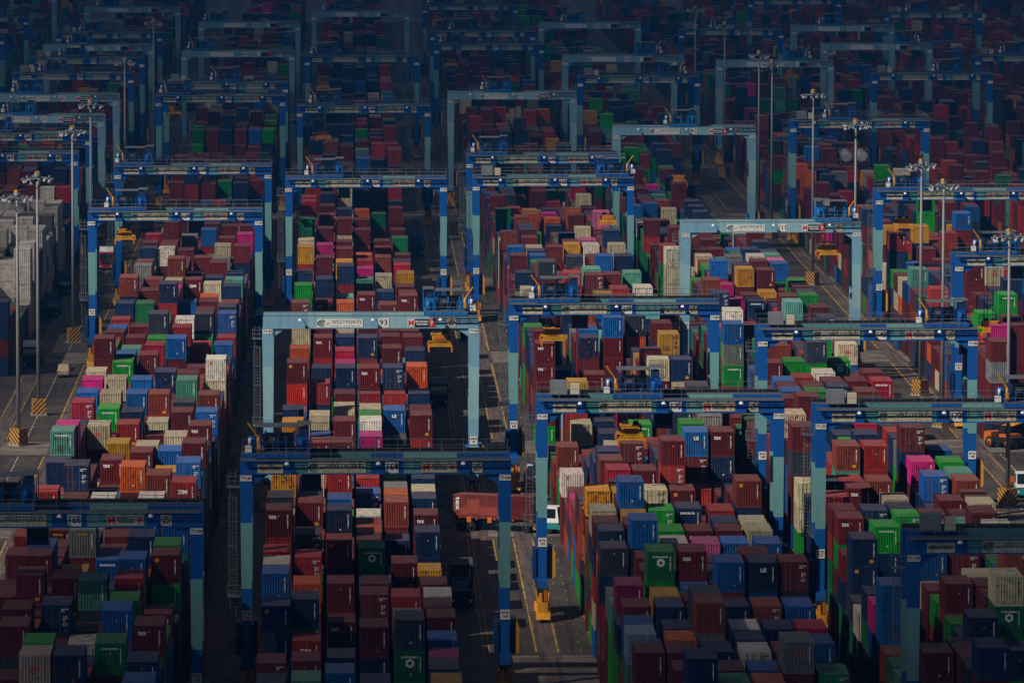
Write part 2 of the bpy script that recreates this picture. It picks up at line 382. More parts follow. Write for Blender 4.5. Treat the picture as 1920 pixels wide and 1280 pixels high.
STACKS = '''A0 5512+1:5m 5573+0:5m 5808-2:5m 5950-2:5r 6046+0:5m 6316-2:5r 6583-2:5n 6644+0:6tV 6705+2:6p 7200-2:5Rd 7315-2:5bd 7468-2:5p 7571-2:5c 7717+2:6m 8091+1:5m 8155+2:5b 8278+2:5r 8526-2:5n 8639+0:6u 9170+2:5s 9242+2:5u 9497-1:5n 9608-2:5m 9767-2:5R 10432+0:3n 10581-1:3c 10853+2:3co
A1 5010+2:5m 5133+1:6mY 5237-2:6m 5461-2:6mY 5593-2:6m 5662-2:6b 5997-2:5mZ 6254+2:5m 6315+1:6nd 6950-2:5co 7131+2:5gV 7302-2:5c 7474-2:5co 7691-2:5gV 7788-2:5b 7862+2:5t 8015+2:5md 8171+2:5m 8526-2:5eV 8733-2:5mz 8922-2:5u 9486-1:5w
A2 4963-1:6co 5033-2:6g 5262+2:6nd 5437+2:6r 5680-2:5y 5785+2:6sZ 6014+1:5c 6252+2:5w 6483-2:4b 6544-2:4m 6605-2:5mx 6766-2:5y 6961+2:5rY 7093+2:5n 7301+0:5b 7467+0:5bl 7784-2:5m 7911+2:5R 8003+2:5gV 8064+2:6k 8527+1:5rl/6n 8905-2:5c 8966+0:5t/6u 9463+0:5m 9742-1:5s
A3 4962-2:6n 5216-2:5w 5288-1:5m 5420-2:6t 5769-1:5bs 5830-1:5m 5943+0:5md 6062-2:5mY 6305+2:6o 6678-2:5m 6739+2:5c 7088+2:4md 7237-2:4cT 7298-2:5uY 7562-2:5n 8003-1:5b 8161+1:5r 8284+2:5w 8542-1:5b 8921-2:5mz2 9028-2:5m 9313+1:5mx 9665-2:4t 9870-2:5b
A4 5032+0:6eV 5229-2:6b 5290+2:6g 5435+1:6r 5568-1:6b 5729+2:6n 5843+2:6b 6031+1:6w 6228+2:6u 6493+2:5y 6689+0:5b 6838+2:5c 7092+2:5m 7197+2:5k 7465-2:5t 7540-2:5m 7884-1:4m 8202-2:4Rd 8299-2:4gV 8360-2:5k 8421-2:5m 8550-2:5mx 8631-2:5o 8843-2:5c 8949-2:5n 9219-2:5m 9302+2:5s 9550-2:5co 9695+2:5m 9952+1:5md
A5 4811+2:6b 4925+1:6n 5134+0:6mx 5399-1:5m 5594+0:6mY 5667-1:6g 5808+2:6b 6163+1:6rz 6341+1:6bd 6522+2:6m 6947-2:5mx 7091+2:5bd 7286+0:5u 7724-1:4c/5wT 8201-2:4b 8301+0:4r 8362+0:5bd 8470-2:5k 8531+0:5u 8805-2:5n 8919-1:5t 9027-2:5n 9538-1:5m 9775+0:5p 9952+1:5md
B0 5164+1:4n 5283+0:4md 5446+2:4n/5nY 5669-1:5b 5741-1:5w 5825-2:5R 5931-1:6mx 6036-1:6kd 6258+0:6y 7232+0:4y 7373-1:4n 7675+1:4O/5mY 8146+0:4o 8436+0:4co 8532-2:5ud 8817+0:5gv 9038-1:5n 9519-2:5y 9658-2:5c 9739-1:6eV 10133-1:6RE 10232-1:6R
B1 5180+1:4t 5293+0:4m 5417+0:4rz 5491-2:5n 5594-1:5o 5785-1:5Rd 5958-2:5kd 6216-2:5mY 6277-2:5n 6488-2:5c 7013+2:4m 7329+2:3b 7485+0:3co 7562+0:3c 7685+0:4r 7880+1:4n 8299+1:4mx 8489+0:4m 8853-1:4mx 8919+0:5nd 9312-2:5mx 9556-2:5p 9895-2:5mx 10194-1:5u 10404-1:5m 10695-2:5n
B2 5222+0:4b 5313+1:4n 5536+1:4mx 5597+0:5m 5906-2:5rY 6151-2:5n 6243-2:5b 6485-2:5r 6769-2:5m 7243+2:4mY 7403+1:4c 7555+2:4mx 7879+2:4n 7942+2:4p 8113+1:4R 8306+1:4nE 8497+1:4c 8838+1:4o 8936+0:4a 9152+1:4r/5n 9239-1:5y 9479-1:5m 9622-1:5mx 10101-2:5m 10320-2:5n 10756-2:5co
B3 4980+0:5n 5310+0:5m 5521+1:5md 5594+2:5m 5853+0:5ev 6128-2:4m 6189-2:4o 6250-2:4r 6327-2:4w 6517-2:4bd 6660-2:4r 6830+2:5p 6991+2:5wT 7056+1:5g 7127+2:5c 7292+2:5r 7605+2:5mx 8009+1:5nY 8196+2:5m 8661+1:5mx 9235+0:4t 9439+1:4p 9587+1:4R 9696+0:4o 10218-2:4mY 10443-2:4m 10664-2:4o 11165-2:4n
B4 5164+0:5ev/6k 5374+0:5s 5505+0:5r 5946+2:4mY 6332-2:3n 6442-2:4u 6508-2:4o 6569-2:4s 6821-1:3m 6890+0:3gV 7046+1:4k 7107+0:5bl 7291+2:5r 7608+2:5nd 7863+2:5mY 8024+1:5m 8108+2:5m 8499+1:5u 9019+0:4n 9301-1:4c 9652+0:4u 9829+0:4r 9979+0:4m 10946-1:3eV 11537-2:3m
B5 4982-1:5y 5063-2:5k 5126-1:5p 5230-1:5b 5371+0:5m 5438-2:5m 5512-1:5w 5790-1:4m 6094-2:3y 6187-2:4n 6328-2:4mx 6472-2:4n 6545-2:4c 6655-1:4n 7050+1:4r/5mY 7113+1:5m 7293+1:5n 7625+2:5o 7829+2:5n 8019+1:5m 8103-2:5m 8331-2:6mx 8687+0:5m 8789-2:5m 9020+0:5y 9501-1:4R 9569+0:4n 9695+1:4m 10037+0:4eV 10571+0:3m 10716-2:4m 10880-2:4n 11222+0:4R
C0 5153+0:5m 5262-2:4t/5l 5323-1:5b 5434+2:5mY 5579+2:5q 5843-1:3Rd/4n/5k 5978+2:5n 6044+0:5m 6142+1:5c 6313+2:5y 6929-2:3wT 7200+2:3u 7925-2:4mx/5mx 8097+1:5m 8455-2:4g 8748+2:5c 9026+2:5n 9343+2:5md 9505+2:5b 9799-1:5u 10314+2:5eV 10633+0:5m
C1 4933+2:6n 5049-2:5mY 5153-2:5m 5226+1:5o 5294+2:5n 5433+2:5n 5507+2:4s/5y 5608+2:6ev 5843-2:4R/5n/6b 6096+1:5y 6159+0:5n/6b 6498+2:5R 6590-2:5u 6673-1:5n 7305+0:2mx 7392+2:2n 7453-2:3cd 7606-2:3rd 7689+2:4y 8118-2:3nd 8895+2:6k 9343+2:5bs 9428+2:5n 9504+1:5c
C2 4976+2:5e 5048+2:5m 5156-1:5n 5260-2:5so/6u 5321-2:6k 5544+2:5b 5607+2:6mx 5884+0:5w 5974+1:5gV 6140+0:5gd 6316+2:5cd 6492+0:5m 6748-2:5md 7344-2:3n 7482-2:3n 7788-2:4m 8001-2:4m/5n 8113+2:5b 8174+2:5r 8566-2:3y 8627-2:4nY 8699+2:6r 9504+2:5m 10478+0:3gv 10565-2:4o 10657-2:4y 11382-2:3rd 11652-2:3e
C3 4975+1:5o 5047+1:5b 5153+1:5wd 5224+1:5n 5295+1:5w 5436+1:5n 5531+2:6b 5875+1:5P 5974-1:5mx 6158-1:5ns 6311+1:5mY 6532+2:6m 7001+1:4Rd 7193-1:4gV 7611+2:3R 7997+0:4m/5m/6b 8058-2:5ad 8167+2:5n 8272+2:6b 8351+2:6y 8661+2:6md 8766+2:6a 9320-2:5k 9555+2:5yd 9616+2:5m 9785+2:5n 10297-2:4n 10460+1:4o 10577-1:4p 10675+2:4n 11128-2:4mx
C4 5027-2:6so 5291+0:5n 5439+0:5ud 5528+2:6nl 5589-1:6m 5878-1:5b 5977-1:5m 6044-1:5n 6139+1:5r 6547+2:4r 6619+2:6bl 6704+2:6g 6837-2:6k 7242-2:4n 7436+2:6c 7535-2:6md 8016+1:4m/5o/6k 8271+2:6t 8439-2:6r 8670-2:6m 8994+0:6b 9319-2:5m 9546+2:5wd 9647+1:5P 9890+2:5cT 10171+2:5m 10298+2:5o 10682+2:4m 11236-2:3Rd 11529+2:3t
C5 5026-2:5ed 5203-1:5b 5293+0:5R 5436-1:5b 5532+1:6md 5877+1:5b 5977-1:5c 6043-2:5c 6163+0:5n/6uY 6619+1:4kY/6mx 6785-2:6sd 6846+2:6mx 7114+2:6k 7428+0:5y/6nY 7697+1:4m 7758+2:6yd 7911+0:6md 8038-2:5mx 8271+2:6a 8456+2:6ws 8698-2:6t 8993-1:6nd 9202-2:6co 9488+1:6ns 9877+2:6P 10349+0:5m 10643+2:5co 10896+2:5R 11179-2:3c 11528+2:3t
D0 5146+1:5m 5572+2:5b 5778-2:2s/3wT 5847+0:3k 5908+2:4nY/5nY 6073+2:5mx 6139+1:5md 6250+2:5r 6385+2:5n 6668-2:6m 6801-2:6c 7898-2:4gV/5s/6b 9466+2:5w 9532-2:5r 10057-2:5m
D1 4987+2:6n 5177-1:5mY 6005+2:5gV 6134+2:5nd 6325+2:5mx 6390-1:5rd 6481+2:6uY 6990-2:6m 7051-2:5n 7229-2:5m 7311+2:5b 7372+2:5m 7439+2:5b 7661+2:5m 8394-1:5wd 8677-2:5nd 8894-2:5u 9204-2:4g 9899+0:5m 10405+2:4rd 10814+2:4b
D2 5358+2:5n 5581+2:5m 5801-1:3n/5b 6089+1:5gd 6150+0:5n 6231+2:5c 6389-1:5u 6480+2:6r 6589+1:6n 6830-2:5n 6951+2:5nd 7305+2:5g 7371+2:5m 7472-2:5r 7678+2:5gV 7885-2:5u 7977+0:5r 8470-1:3s/4m 8876+2:4p 9124+2:4p 9232+0:5bd 9662+2:4co 9796+0:4m 10678-1:4c 10882-2:4ud 11023-2:4t 11109-2:4b 11285-1:4p 11849+2:3y
D3 5343+2:4n 5429+2:5ev/6c 5632-2:5c 5796+0:5md 6005+2:4m 6097-2:5m 6945+1:5Rd 7183+2:5m 7364+2:5n 7430+1:5m 7533-1:5w 7651-2:5gV/6k 7992-2:5mY 8857+2:4ns 8951-2:4m 9089+0:5y 9160+0:5n 9316-2:5s 9795-2:4m 9990-2:4md
D4 5594-2:6ud 5786+2:5mx/6w 5894-2:6m 6088-2:5md 6216-2:5m 6430+2:5bd 6570+1:4m/5p 6654-2:4m/5n/6md 6926-2:5k 7188+2:5w 7304+2:5u 7430+1:5md 7684+0:5gv 7983+0:5g 8531+2:5a 8621+2:5m 8838+1:4mx 8997-2:4y 9068+0:5mY 9231+1:5mx 9325+2:5w 9454+2:5n 9783-2:4b 11302+0:3md 11584-1:3c
D5 6193-2:5c 6261-2:5u 6391+2:5u 6463+2:5t 6562+2:5g 6674+0:5b 7429+2:5Rs 7532-1:5m 7905-2:5co 8289+0:5nd 8442+2:5m 8633+2:5gV 8694+2:5k 8776+2:5m 8871+2:5g 9099-1:4k 9184-1:4g/5b 9245-2:5P 9342-2:5t 9403-2:5k 9597-2:5n 9779+2:5m 10131+2:4co 10446+0:3gV 11690-2:3m 12443+0:1n
E0 7934+2:4s/5m 8734+0:5rd 9073+2:4b/5t 9351+0:3n/4gd
E1 8158-2:5p 8349-1:5g 9517+2:4b 9691+2:4gV 10967+1:4R
E2 8166-2:5mx 8269-2:5m 8330-2:6gV 8630-2:5m 8807+2:6m 9907-2:4rd 10085+0:4md
E3 8562+2:6n 8783-1:6co 9568-2:4m 9797-2:4m 9912-2:5y 11355+2:5r 11461+2:6wK
E4 9770+2:5r 10161+2:6g 10440-1:3md 10501+2:5n 10994+1:6g 11255-2:5y 11460+2:6wK
E5 8959-2:5b 9054-2:5r 9837+2:6b 10077+2:6m 10882-2:6c 12442-2:1n
F0 11092-2:3b
F1 11235+1:5m
F3 12166-2:3s 12277-2:4wK 12625+2:2wK
F5 12043+0:3m'''
cells = {}                     # (block,row) -> list of [z, dx, {tier:(c,type)}, top, known]
for ln in STACKS.strip().splitlines():
    hd, *it = ln.split()
    L = cells.setdefault((hd[0], int(hd[1:])), [])
    for q in it:
        zz, ts = q.split(':')
        k = max(zz.rfind('+'), zz.rfind('-'))
        d = {}
        for t in ts.split('/'):
            d[int(t[0])] = (t[1], t[2:])
        L.append([int(zz[:k])/10.0, int(zz[k:])/10.0, d, max(d), True])

def rc():
    c = random.choice(RANDC)
    return c if c not in 'cw' or random.random() < 0.5 else 'm'
# white refrigerated boxes standing in the block on the left
for r in range(6):
    L = cells.setdefault(('Z', r), [])
    L.append([884 + 0.4*r, 0, {3: ('n', ''), 2: ('m', ''), 1: ('n', '')}, 4 if r > 3 else 3, False])
    z = 942.0
    while z < 1062:
        if random.random() < 0.22: z += 6.35; continue
        t = random.choice((2, 3, 4, 5)) if z < 985 else random.choice((3, 4, 5, 5))
        L.append([z, 0, {i: ('w' if random.random() < 0.8 else 's', 'd') for i in range(1, t+1)}, t, True]); z += 6.35
RUN = {}
ALL = []                       # x, z(front face), tier, colour, type, known, top?, block, row
GAPX = {'A': 0, 'B': 0, 'C': 0, 'D': 0, 'E': 0, 'F': 0}
for blk, (lx, x0, pit) in BLK.items():
    start = {'W': 1700, 'X': 1450, 'Y': 1020, 'Z': 1066, 'F': 1040, 'G': 1000, 'H': 1180, 'I': 1380}.get(blk, 0)
    endz = 2350
    lev = {}
    for r in range(6):
        X = x0 + pit*r
        L = sorted(cells.get((blk, r), []), key=lambda q: q[0])
        full = []
        for i, q in enumerate(L):
            full.append(q)
            if i+1 < len(L):
                gap = L[i+1][0] - q[0] - CL
                m = int(gap // 6.12)
                h = q[3]*CH; zf = q[0] + CL
                if m > 0:
                    stp = gap/m
                    for j in range(m):
                        z = q[0] + CL + stp*j + (stp-CL)/2
                        hmax = HC - (HC-h)*(z+CL)/zf
                        t = int(hmax // CH)
                        if t < 1: continue
                        if random.random() < 0.04: continue
                        full.append([z, 0, {}, t, False])
                        if t*CH > HC - (HC-h)*(z+CL)/zf - 0.0:
                            h, zf = t*CH, z + CL
        z = (L[-1][0] + 6.35) if L else start + 6.35*random.random()
        if L and start and z < start: z = start
        while z < endz:
            seg = None
            for s0, s1 in SEG:
                if s0 <= z and z + CL <= s1: seg = (s0, s1)
            if seg is None and z > 1180:
                z += 2.0; continue
            key = int(z // 39)
            lv = lev.setdefault(key, random.choice((3, 4, 4, 5, 5)))
            t = max(0, min(6, lv + random.choice((-2, -1, 0, 0, 0, 1))))
            if t: full.append([z, random.uniform(-0.1, 0.1), {}, t, False])
            z += 6.35
        for q in full:
            prev = None
            for t in range(1, q[3]+1):
                if t in q[2]: c, ty = q[2][t]; kn = q[4]
                else:
                    c = prev if prev and random.random() < 0.25 else (rc() if t == q[3] else random.choice('mmmmmmmrrrruuunnnnnbbbkkcgeto')); kn = False
                    if z > 950 and random.random() < 0.28: c = RUN.setdefault((blk, int(z//26), (r+t)//2), random.choice('mmmmmrrunnnbkgemt'))
                    ty = random.choice(['', '', '', '', 'd', 'd', 'x' if c == 'm' else '', 'V' if c in 'ge' else '', 'o' if c == 'c' else ''])
                prev = c
                ALL.append((X + q[1], q[0], t, c, ty, kn, t == q[3], blk, r))
print('containers', len(ALL))

# which of them show largest from where the photo was taken: painter's raster of their faces
def project(P):
    d = P - np.array([0, 0, HC]); zc = d @ np.array(fw)
    return np.stack([480 + 6000*(d @ np.array(rt))/zc, 320 - 6000*(d @ np.array(upv))/zc], 1)
ids = np.full((640, 960), -1, np.int32)
def fill(q, k):
    x0, x1 = int(max(0, math.floor(q[:, 0].min()))), int(min(959, math.ceil(q[:, 0].max())))
    y0, y1 = int(max(0, math.floor(q[:, 1].min()))), int(min(639, math.ceil(q[:, 1].max())))
    if x1 < x0 or y1 < y0: return
    gx, gy = np.meshgrid(np.arange(x0, x1+1)+0.5, np.arange(y0, y1+1)+0.5)
    ins = np.ones(gx.shape, bool); sg = 0
    a = 0.5*np.sum(q[:, 0]*np.roll(q[:, 1], -1) - np.roll(q[:, 0], -1)*q[:, 1])
    if abs(a) < 0.3: return
    for i in range(4):
        p, r_ = q[i], q[(i+1) % 4]
        cr = (r_[0]-p[0])*(gy-p[1]) - (r_[1]-p[1])*(gx-p[0])
        ins &= (cr*a >= 0)
    ids[y0:y1+1, x0:x1+1][ins] = k
order = sorted(range(len(ALL)), key=lambda i: (-ALL[i][1], ALL[i][2]))
for i in order:
    X, z, t = ALL[i][0], ALL[i][1], ALL[i][2]
    if z < 300: continue
    h0, h1 = (t-1)*CH, t*CH
    xl, xr = X-CW/2, X+CW/2
    pts = project(np.array([(xl, z, h0), (xr, z, h0), (xr, z, h1), (xl, z, h1), (xl, z+CL, h0), (xr, z+CL, h0), (xr, z+CL, h1), (xl, z+CL, h1)], float))
    if pts[:, 0].max() < 0 or pts[:, 0].min() > 960 or pts[:, 1].min() > 640 or pts[:, 1].max() < 0: continue
    if X > 0: fill(pts[[0, 3, 7, 4]], i)
    else: fill(pts[[1, 2, 6, 5]], i)
    fill(pts[[3, 2, 6, 7]], i)
    fill(pts[[0, 1, 2, 3]], i)
u_, n_ = np.unique(ids[ids >= 0], return_counts=True)
area = dict(zip(u_.tolist(), n_.tolist()))
ranked = sorted(area, key=lambda i: (ALL[i][4] != 'K', -area[i]))
NTOP = 292
IND = ranked[:NTOP]
print('visible', len(area), 'smallest individual', area[IND[-1]])

# ---- meshes shared by the containers
def corr(b, p0, p1, z0, z1, nrib, depth, nrm, mat):
    """pressed trapezoid sheet from p0 to p1 (plan), height z0..z1, ribs pushed along nrm"""
    p0 = Vector(p0); p1 = Vector(p1); nrm = Vector(nrm)
    prof = []
    for i in range(nrib):
        for f, d in ((0.0, 0), (0.58, 0), (0.68, 1), (0.90, 1)):
            prof.append(((i+f)/nrib, d))
    prof.append((1.0, 0))
    vs = []; fs = []
    for f, d in prof:
        p = p0.lerp(p1, f) + nrm*(depth*d)
        vs += [(p.x, p.y, z0), (p.x, p.y, z1)]
    for i in range(len(prof)-1):
        fs.append((2*i, 2*i+2, 2*i+3, 2*i+1))
    b.add(vs, fs, mat)
hw = CW/2
b = MB()
for sx in (-1, 1):
    for y0, y1 in ((0.0, 0.12), (CL-0.12, CL)):
        b.box(min(sx*hw, sx*(hw-0.12)), max(sx*hw, sx*(hw-0.12)), y0, y1, 0.12, CH-0.12, CONT)
        for z0 in (0.0, CH-0.12):
            b.box(min(sx*(hw+0.004), sx*(hw-0.17)), max(sx*(hw+0.004), sx*(hw-0.17)), y0-0.004 if y0 == 0 else y0-0.06, y1+0.06 if y0 == 0 else y1+0.004, z0, z0+0.12, CONT)
    xa, xb = sorted((sx*(hw-0.005), sx*(hw-0.075)))
    b.box(xa, xb, 0.18, CL-0.18, 0.0, 0.14, CONT); b.box(xa, xb, 0.18, CL-0.18, CH-0.10, CH-0.025, CONT)
for y0 in (0.012, CL-0.072):
    b.box(-hw+0.17, hw-0.17, y0, y0+0.06, 0.0, 0.14, CONT); b.box(-hw+0.17, hw-0.17, y0, y0+0.06, CH-0.13, CH-0.02, CONT)
ME_FRAME = b.mesh('container_frame')
b = MB()
corr(b, (-hw+0.015, CL-0.12, 0), (-hw+0.015, 0.12, 0), 0.14, CH-0.1, 20, 0.036, (1, 0, 0), CONT)
corr(b, (hw-0.015, 0.12, 0), (hw-0.015, CL-0.12, 0), 0.14, CH-0.1, 20, 0.036, (-1, 0, 0), CONT)
corr(b, (hw-0.12, CL-0.015, 0), (-hw+0.12, CL-0.015, 0), 0.14, CH-0.12, 9, 0.036, (0, -1, 0), CONT)
b.add([(-hw+.08, .08, .1), (hw-.08, .08, .1), (hw-.08, CL-.08, .1), (-hw+.08, CL-.08, .1)], [(0, 1, 2, 3)], CONT)
ME_SHELL = b.mesh('container_side_walls')
b = MB()
vs = []; fs = []
prof = [(0.05, 0), (0.18, 0)]
for i in range(9):
    y = 0.25 + i*(CL-0.5)/9
    prof += [(y, 0), (y+0.09, 0.02), (y+0.42, 0.02), (y+0.51, 0)]
prof.append((CL-0.05, 0))
for y, d in prof: vs += [(-hw+0.03, y, CH-0.03+d), (hw-0.03, y, CH-0.03+d)]
for i in range(len(prof)-1): fs.append((2*i, 2*i+1, 2*i+3, 2*i+2))
b.add(vs, fs, CONT); ME_ROOF = b.mesh('container_roof')
b = MB(); corr(b, (-hw+0.12, 0.02, 0), (hw-0.12, 0.02, 0), 0.14, CH-0.13, 9, 0.085, (0, 1, 0), CONT); ME_END = b.mesh('container_end_wall')
def door(x0, x1):
    b = MB()
    b.box(x0, x1, 0.03, 0.06, 0.15, CH-0.14, CONT)
    for i in range(5):
        z = 0.3 + i*0.42
        b.box(x0+0.08, x1-0.08, 0.018, 0.03, z, z+0.24, CONT)
    return b.mesh('container_door_leaf')
ME_DOOR = [door(-hw+0.12, -0.012), door(0.012, hw-0.12)]
def rods(xs):
    b = MB()
    for x in xs:
        b.tube((x, -0.012, 0.06), (x, -0.012, CH-0.06), 0.020, M['steel'], 6)
        for z in (0.25, 1.25, 2.3): b.box(x-0.05, x+0.05, -0.012, 0.018, z, z+0.06, M['steel'])
        b.box(x-0.02, x+0.32, -0.02, 0.0, 0.95, 0.99, M['steel'])
    return b.mesh('locking_rods')
ME_ROD = [rods((-0.78, -0.35)), rods((0.35, 0.78))]
def marks(kind, mat):
    """small stencilled data: a row of short strokes, as it reads from far off"""
    b = MB(); rr = random.Random(kind)
    if kind == 1:                           # upright code down the right side of the end wall
        z = CH-0.42
        for i in range(12):
            if i in (4, 11): z -= 0.05
            b.box(0.80, 0.80+rr.choice((0.06, 0.09, 0.11)), 0.012, 0.016, z-0.075, z, mat); z -= 0.105
    else:                                   # blocks of data on a door
        for row, (z, n) in enumerate(((CH-0.42, 8), (CH-0.58, 4), (1.55, 5), (1.40, 5), (1.25, 3), (1.0, 5), (0.85, 4))):
            x = 0.42 if row < 2 else 0.58
            for i in range(n):
                b.box(x, x+0.055, 0.008, 0.012, z, z+0.09, mat); x += 0.078
        
    return b.mesh('stencilled_lettering')
ME_MARK = {(k, c): marks(k, M[c]) for k in (1, 2) for c in ('whitel', 'black')}
ME_TAG0 = []
for x_, z_, m_ in ((-0.05, CH-0.95, 'yellow'), (0.02, 0.62, 'whitel'), (-0.05, CH-0.62, 'yellow'), (0.3, 0.5, 'yellow')):
    b = MB(); b.box(x_, x_+0.12, 0.005, 0.012, z_, z_+0.13, M[m_]); ME_TAG0.append(b.mesh('warning_sticker'))
b = MB(); b.box(-0.92, -0.58, 0.003, 0.012, CH-0.62, CH-0.30, M['yellow']); ME_TAG1 = b.mesh('warning_sticker')
b = MB(); b.box(0.45, 0.82, 0.003, 0.012, 0.32, 0.62, M['yellow']); ME_TAG2 = b.mesh('warning_sticker')
TXT = {}
def letter(key, body, size, mat, width=None, bold=0.006):
    TXT[key] = text_mesh('lettering', body, size, mat, width, bold=bold)
letter('x', 'tex', 0.62, M['whitel'], 0.74, 0.012)
letter('o', 'OOCL', 0.42, M['redl'], 0.88, 0.02)
letter('V', 'EVERGREEN', 0.20, M['whitel'], 1.35, 0.006)
letter('z', 'ZIM', 0.50, M['whitel'], 0.95, 0.02)
letter('s', 'SINOKOR', 0.26, M['whitel'], 1.45, 0.012)
letter('Z', 'TRITON', 0.22, M['yellow'], 0.95, 0.012)
letter('l', 'LE', 0.46, M['whitel'], 0.50, 0.02)
letter('T', 'T', 0.55, M['redl'], 0.40, 0.02)
letter('E', 'K LINE', 0.30, M['whitel'], 1.1, 0.012)
def emblem():
    b = MB()
    for k in range(6):
        a0 = k*math.pi/3 + 0.08; a1 = (k+1)*math.pi/3 - 0.08
        pts = []
        for f in range(6): a = a0+(a1-a0)*f/5; pts.append((0.36*math.cos(a), 0.36*math.sin(a)))
        for f in range(6): a = a1-(a1-a0)*f/5; pts.append((0.16*math.cos(a), 0.16*math.sin(a)))
        b.add([(x, 0, z) for x, z in pts], [(i, i+1, 10-i, 11-i) for i in range(5)], M['whitel'])
    return b.mesh('round_emblem')
ME_EMB = emblem()
# tank container
def tank_parts(root, col):
    b = MB()
    for sx in (-1, 1):
        for y in (0.0, CL-0.12):
            b.box(min(sx*hw, sx*(hw-0.12)), max(sx*hw, sx*(hw-0.12)), y, y+0.12, 0, CH, CONT)
        for z in (0, CH-0.12): b.box(min(sx*hw, sx*(hw-0.10)), max(sx*hw, sx*(hw-0.10)), 0.12, CL-0.12, z, z+0.12, CONT)
    for y in (0.0, CL-0.12):
        for z in (0, CH-0.12): b.box(-hw+.12, hw-.12, y, y+0.12, z, z+0.12, CONT)
    o = b.build('frame', root); o.color = (0.16, 0.07, 0.06, 1)
    b = MB(); n = 20
    ring = [(0.05, 0.35), (0.0, 0.7), (0.10, 1.0), (0.28, 1.14), (CL-0.3, 1.14), (CL-0.1, 1.0), (CL-0.03, 0.5)]
    vs = [(r_*math.cos(2*math.pi*i/n), 0.1+y, 1.3+r_*math.sin(2*math.pi*i/n)) for y, r_ in ring for i in range(n)]
    fs = [tuple(range(n))] + [(k*n+i, (k+1)*n+i, (k+1)*n+(i+1) % n, k*n+(i+1) % n) for k in range(len(ring)-1) for i in range(n)]
    b.add(vs, fs, CONT, True); o = b.build('tank', root); o.color = (*col, 1)

# cranes (needed here for the labels): block, depth, number, pale?, trolley position across, spreader height (None = none)
CRANES = [
 ('A', 538, '166', 0, 7.4, None), ('B', 578, '164', 0, 3.3, None), ('B', 728, '93', 1, 20.3, 19.1), ('B', 970, '151', 0, 5.8, None), ('B', 1176, '139', 0, 5.0, 16.5),
 ('B', 1375, '113', 0, 4.0, 15.8), ('B', 1620, '157', 1, 5.5, 16.3),
 ('A', 900, '129', 0, 5.2, 18.6), ('A', 1001, '194', 0, 3.0, None), ('A', 1213, '208', 0, 3.5, 19.2), ('A', 1262, '89', 0, 12, None), ('A', 1400, '94', 1, 4.0, None), ('A', 1555, '88', 1, 4.0, 18.7),
 ('Z', 1034, '41', 0, 9, None), ('Z', 1090, '39', 0, 8, None), ('Z', 1145, '59', 1, 9, None), ('Z', 1217, '85', 1, 7, None), ('Z', 1300, '36', 0, 8, None), ('Z', 1368, '82', 0, 9, None), ('Z', 1430, '51', 1, 8, None), ('Z', 1495, '54', 0, 8, None), ('Z', 1650, '81', 1, 6, None),
 ('Y', 1360, '44', 1, 18, None), ('Y', 1480, '62', 0, 9, None), ('Y', 1590, '46', 0, 15, None), ('Y', 1740, '48', 1, 6, None),
 ('C', 632, '175', 0, 9.5, 18.5), ('C', 745, '209', 0, 5.2, 18.2), ('C', 972, '163', 0, 20.8, 15.4), ('C', 1027, '198', 0, 3.6, None), ('C', 1223, '97', 1, 9.0, None), ('C', 1431, '107', 0, 4.0, 17.9), ('C', 1500, '143', 0, 7, None), ('C', 1662, '126', 0, 4, 18.6),
 ('D', 518, '170', 0, 14.0, None), ('D', 622, '173', 0, 20.5, None), ('D', 711, '148', 0, 20.6, None), ('D', 876, '111', 1, 20.3, 18.1), ('D', 1106, '91', 1, 11.5, 12.8), ('D', 1284, '190', 0, 18, None), ('D', 1375, '69', 1, 17.5, None), ('D', 1549, '96', 1, 8, None),
 ('E', 816, '162', 0, 5.0, 12.7), ('E', 940, '168', 0, 4.4, 17.1), ('E', 1125, '142', 0, 8.6, None), ('E', 1351, '115', 1, 16, 19.3), ('E', 1509, '87', 0, 10, None),
 ('F', 1294, '180', 0, 15, None), ('F', 1431, '90', 1, 18, None), ('F', 1530, '98', 1, 9, None), ('F', 1700, '77', 0, 7, None), ('G', 1375, '145', 0, 8, None), ('G', 1610, '147', 0, 8, None),
]
ORD = ['first', 'second', 'third', 'fourth', 'fifth', 'sixth', 'seventh', 'eighth', 'ninth', 'tenth', 'eleventh', 'twelfth', 'thirteenth', 'fourteenth', 'fifteenth', 'sixteenth']
FEAT = {'x': ' with white corner lettering', 'o': ' with red lettering', 'V': ' with small white lettering', 'v': ' with white round emblem', 'z': ' with large white lettering', 'z2': ' with large white lettering', 's': ' with white name',
        'Z': ' with yellow lettering', 'l': ' with square white mark', 'T': ' with red letter', 'E': ' with big white mark', 'Y': ' with yellow tag', 'd': ' with doors facing out', 'S': ' with white name', 'K': ''}
def where(blk, z):
    cs = sorted((c[1], c[2]) for c in CRANES if c[0] == blk)
    bef = [c for c in cs if c[0] <= z]
    if bef: return 'beyond crane ' + bef[-1][1]
    return ('before crane ' + cs[0][1]) if cs else 'in the far right block'
def describe():
    keyed = {}
    for i in IND:
        X, z, t, c, ty, kn, top, blk, r = ALL[i]
        key = (CNAME[c], FEAT.get(ty, ''), ORD[r], where(blk, z), 'topmost' if top else 'lower')
        keyed.setdefault(key, []).append(i)
    lab = {}
    for (cn, ft, rw, wh, tp), L in keyed.items():
        L.sort(key=lambda i: (ALL[i][1], -ALL[i][2]))
        for k, i in enumerate(L):
            pre = '' if len(L) == 1 else ('nearest ' if k == 0 else ('farthest ' if k == len(L)-1 else ORD[k] + ' nearest '))
            noun = 'tank container' if ALL[i][4] == 'K' else 'container'
            lab[i] = f"{pre}{cn} {noun}{ft}, {tp}, {rw} row {wh}"
    return lab
LAB = describe()
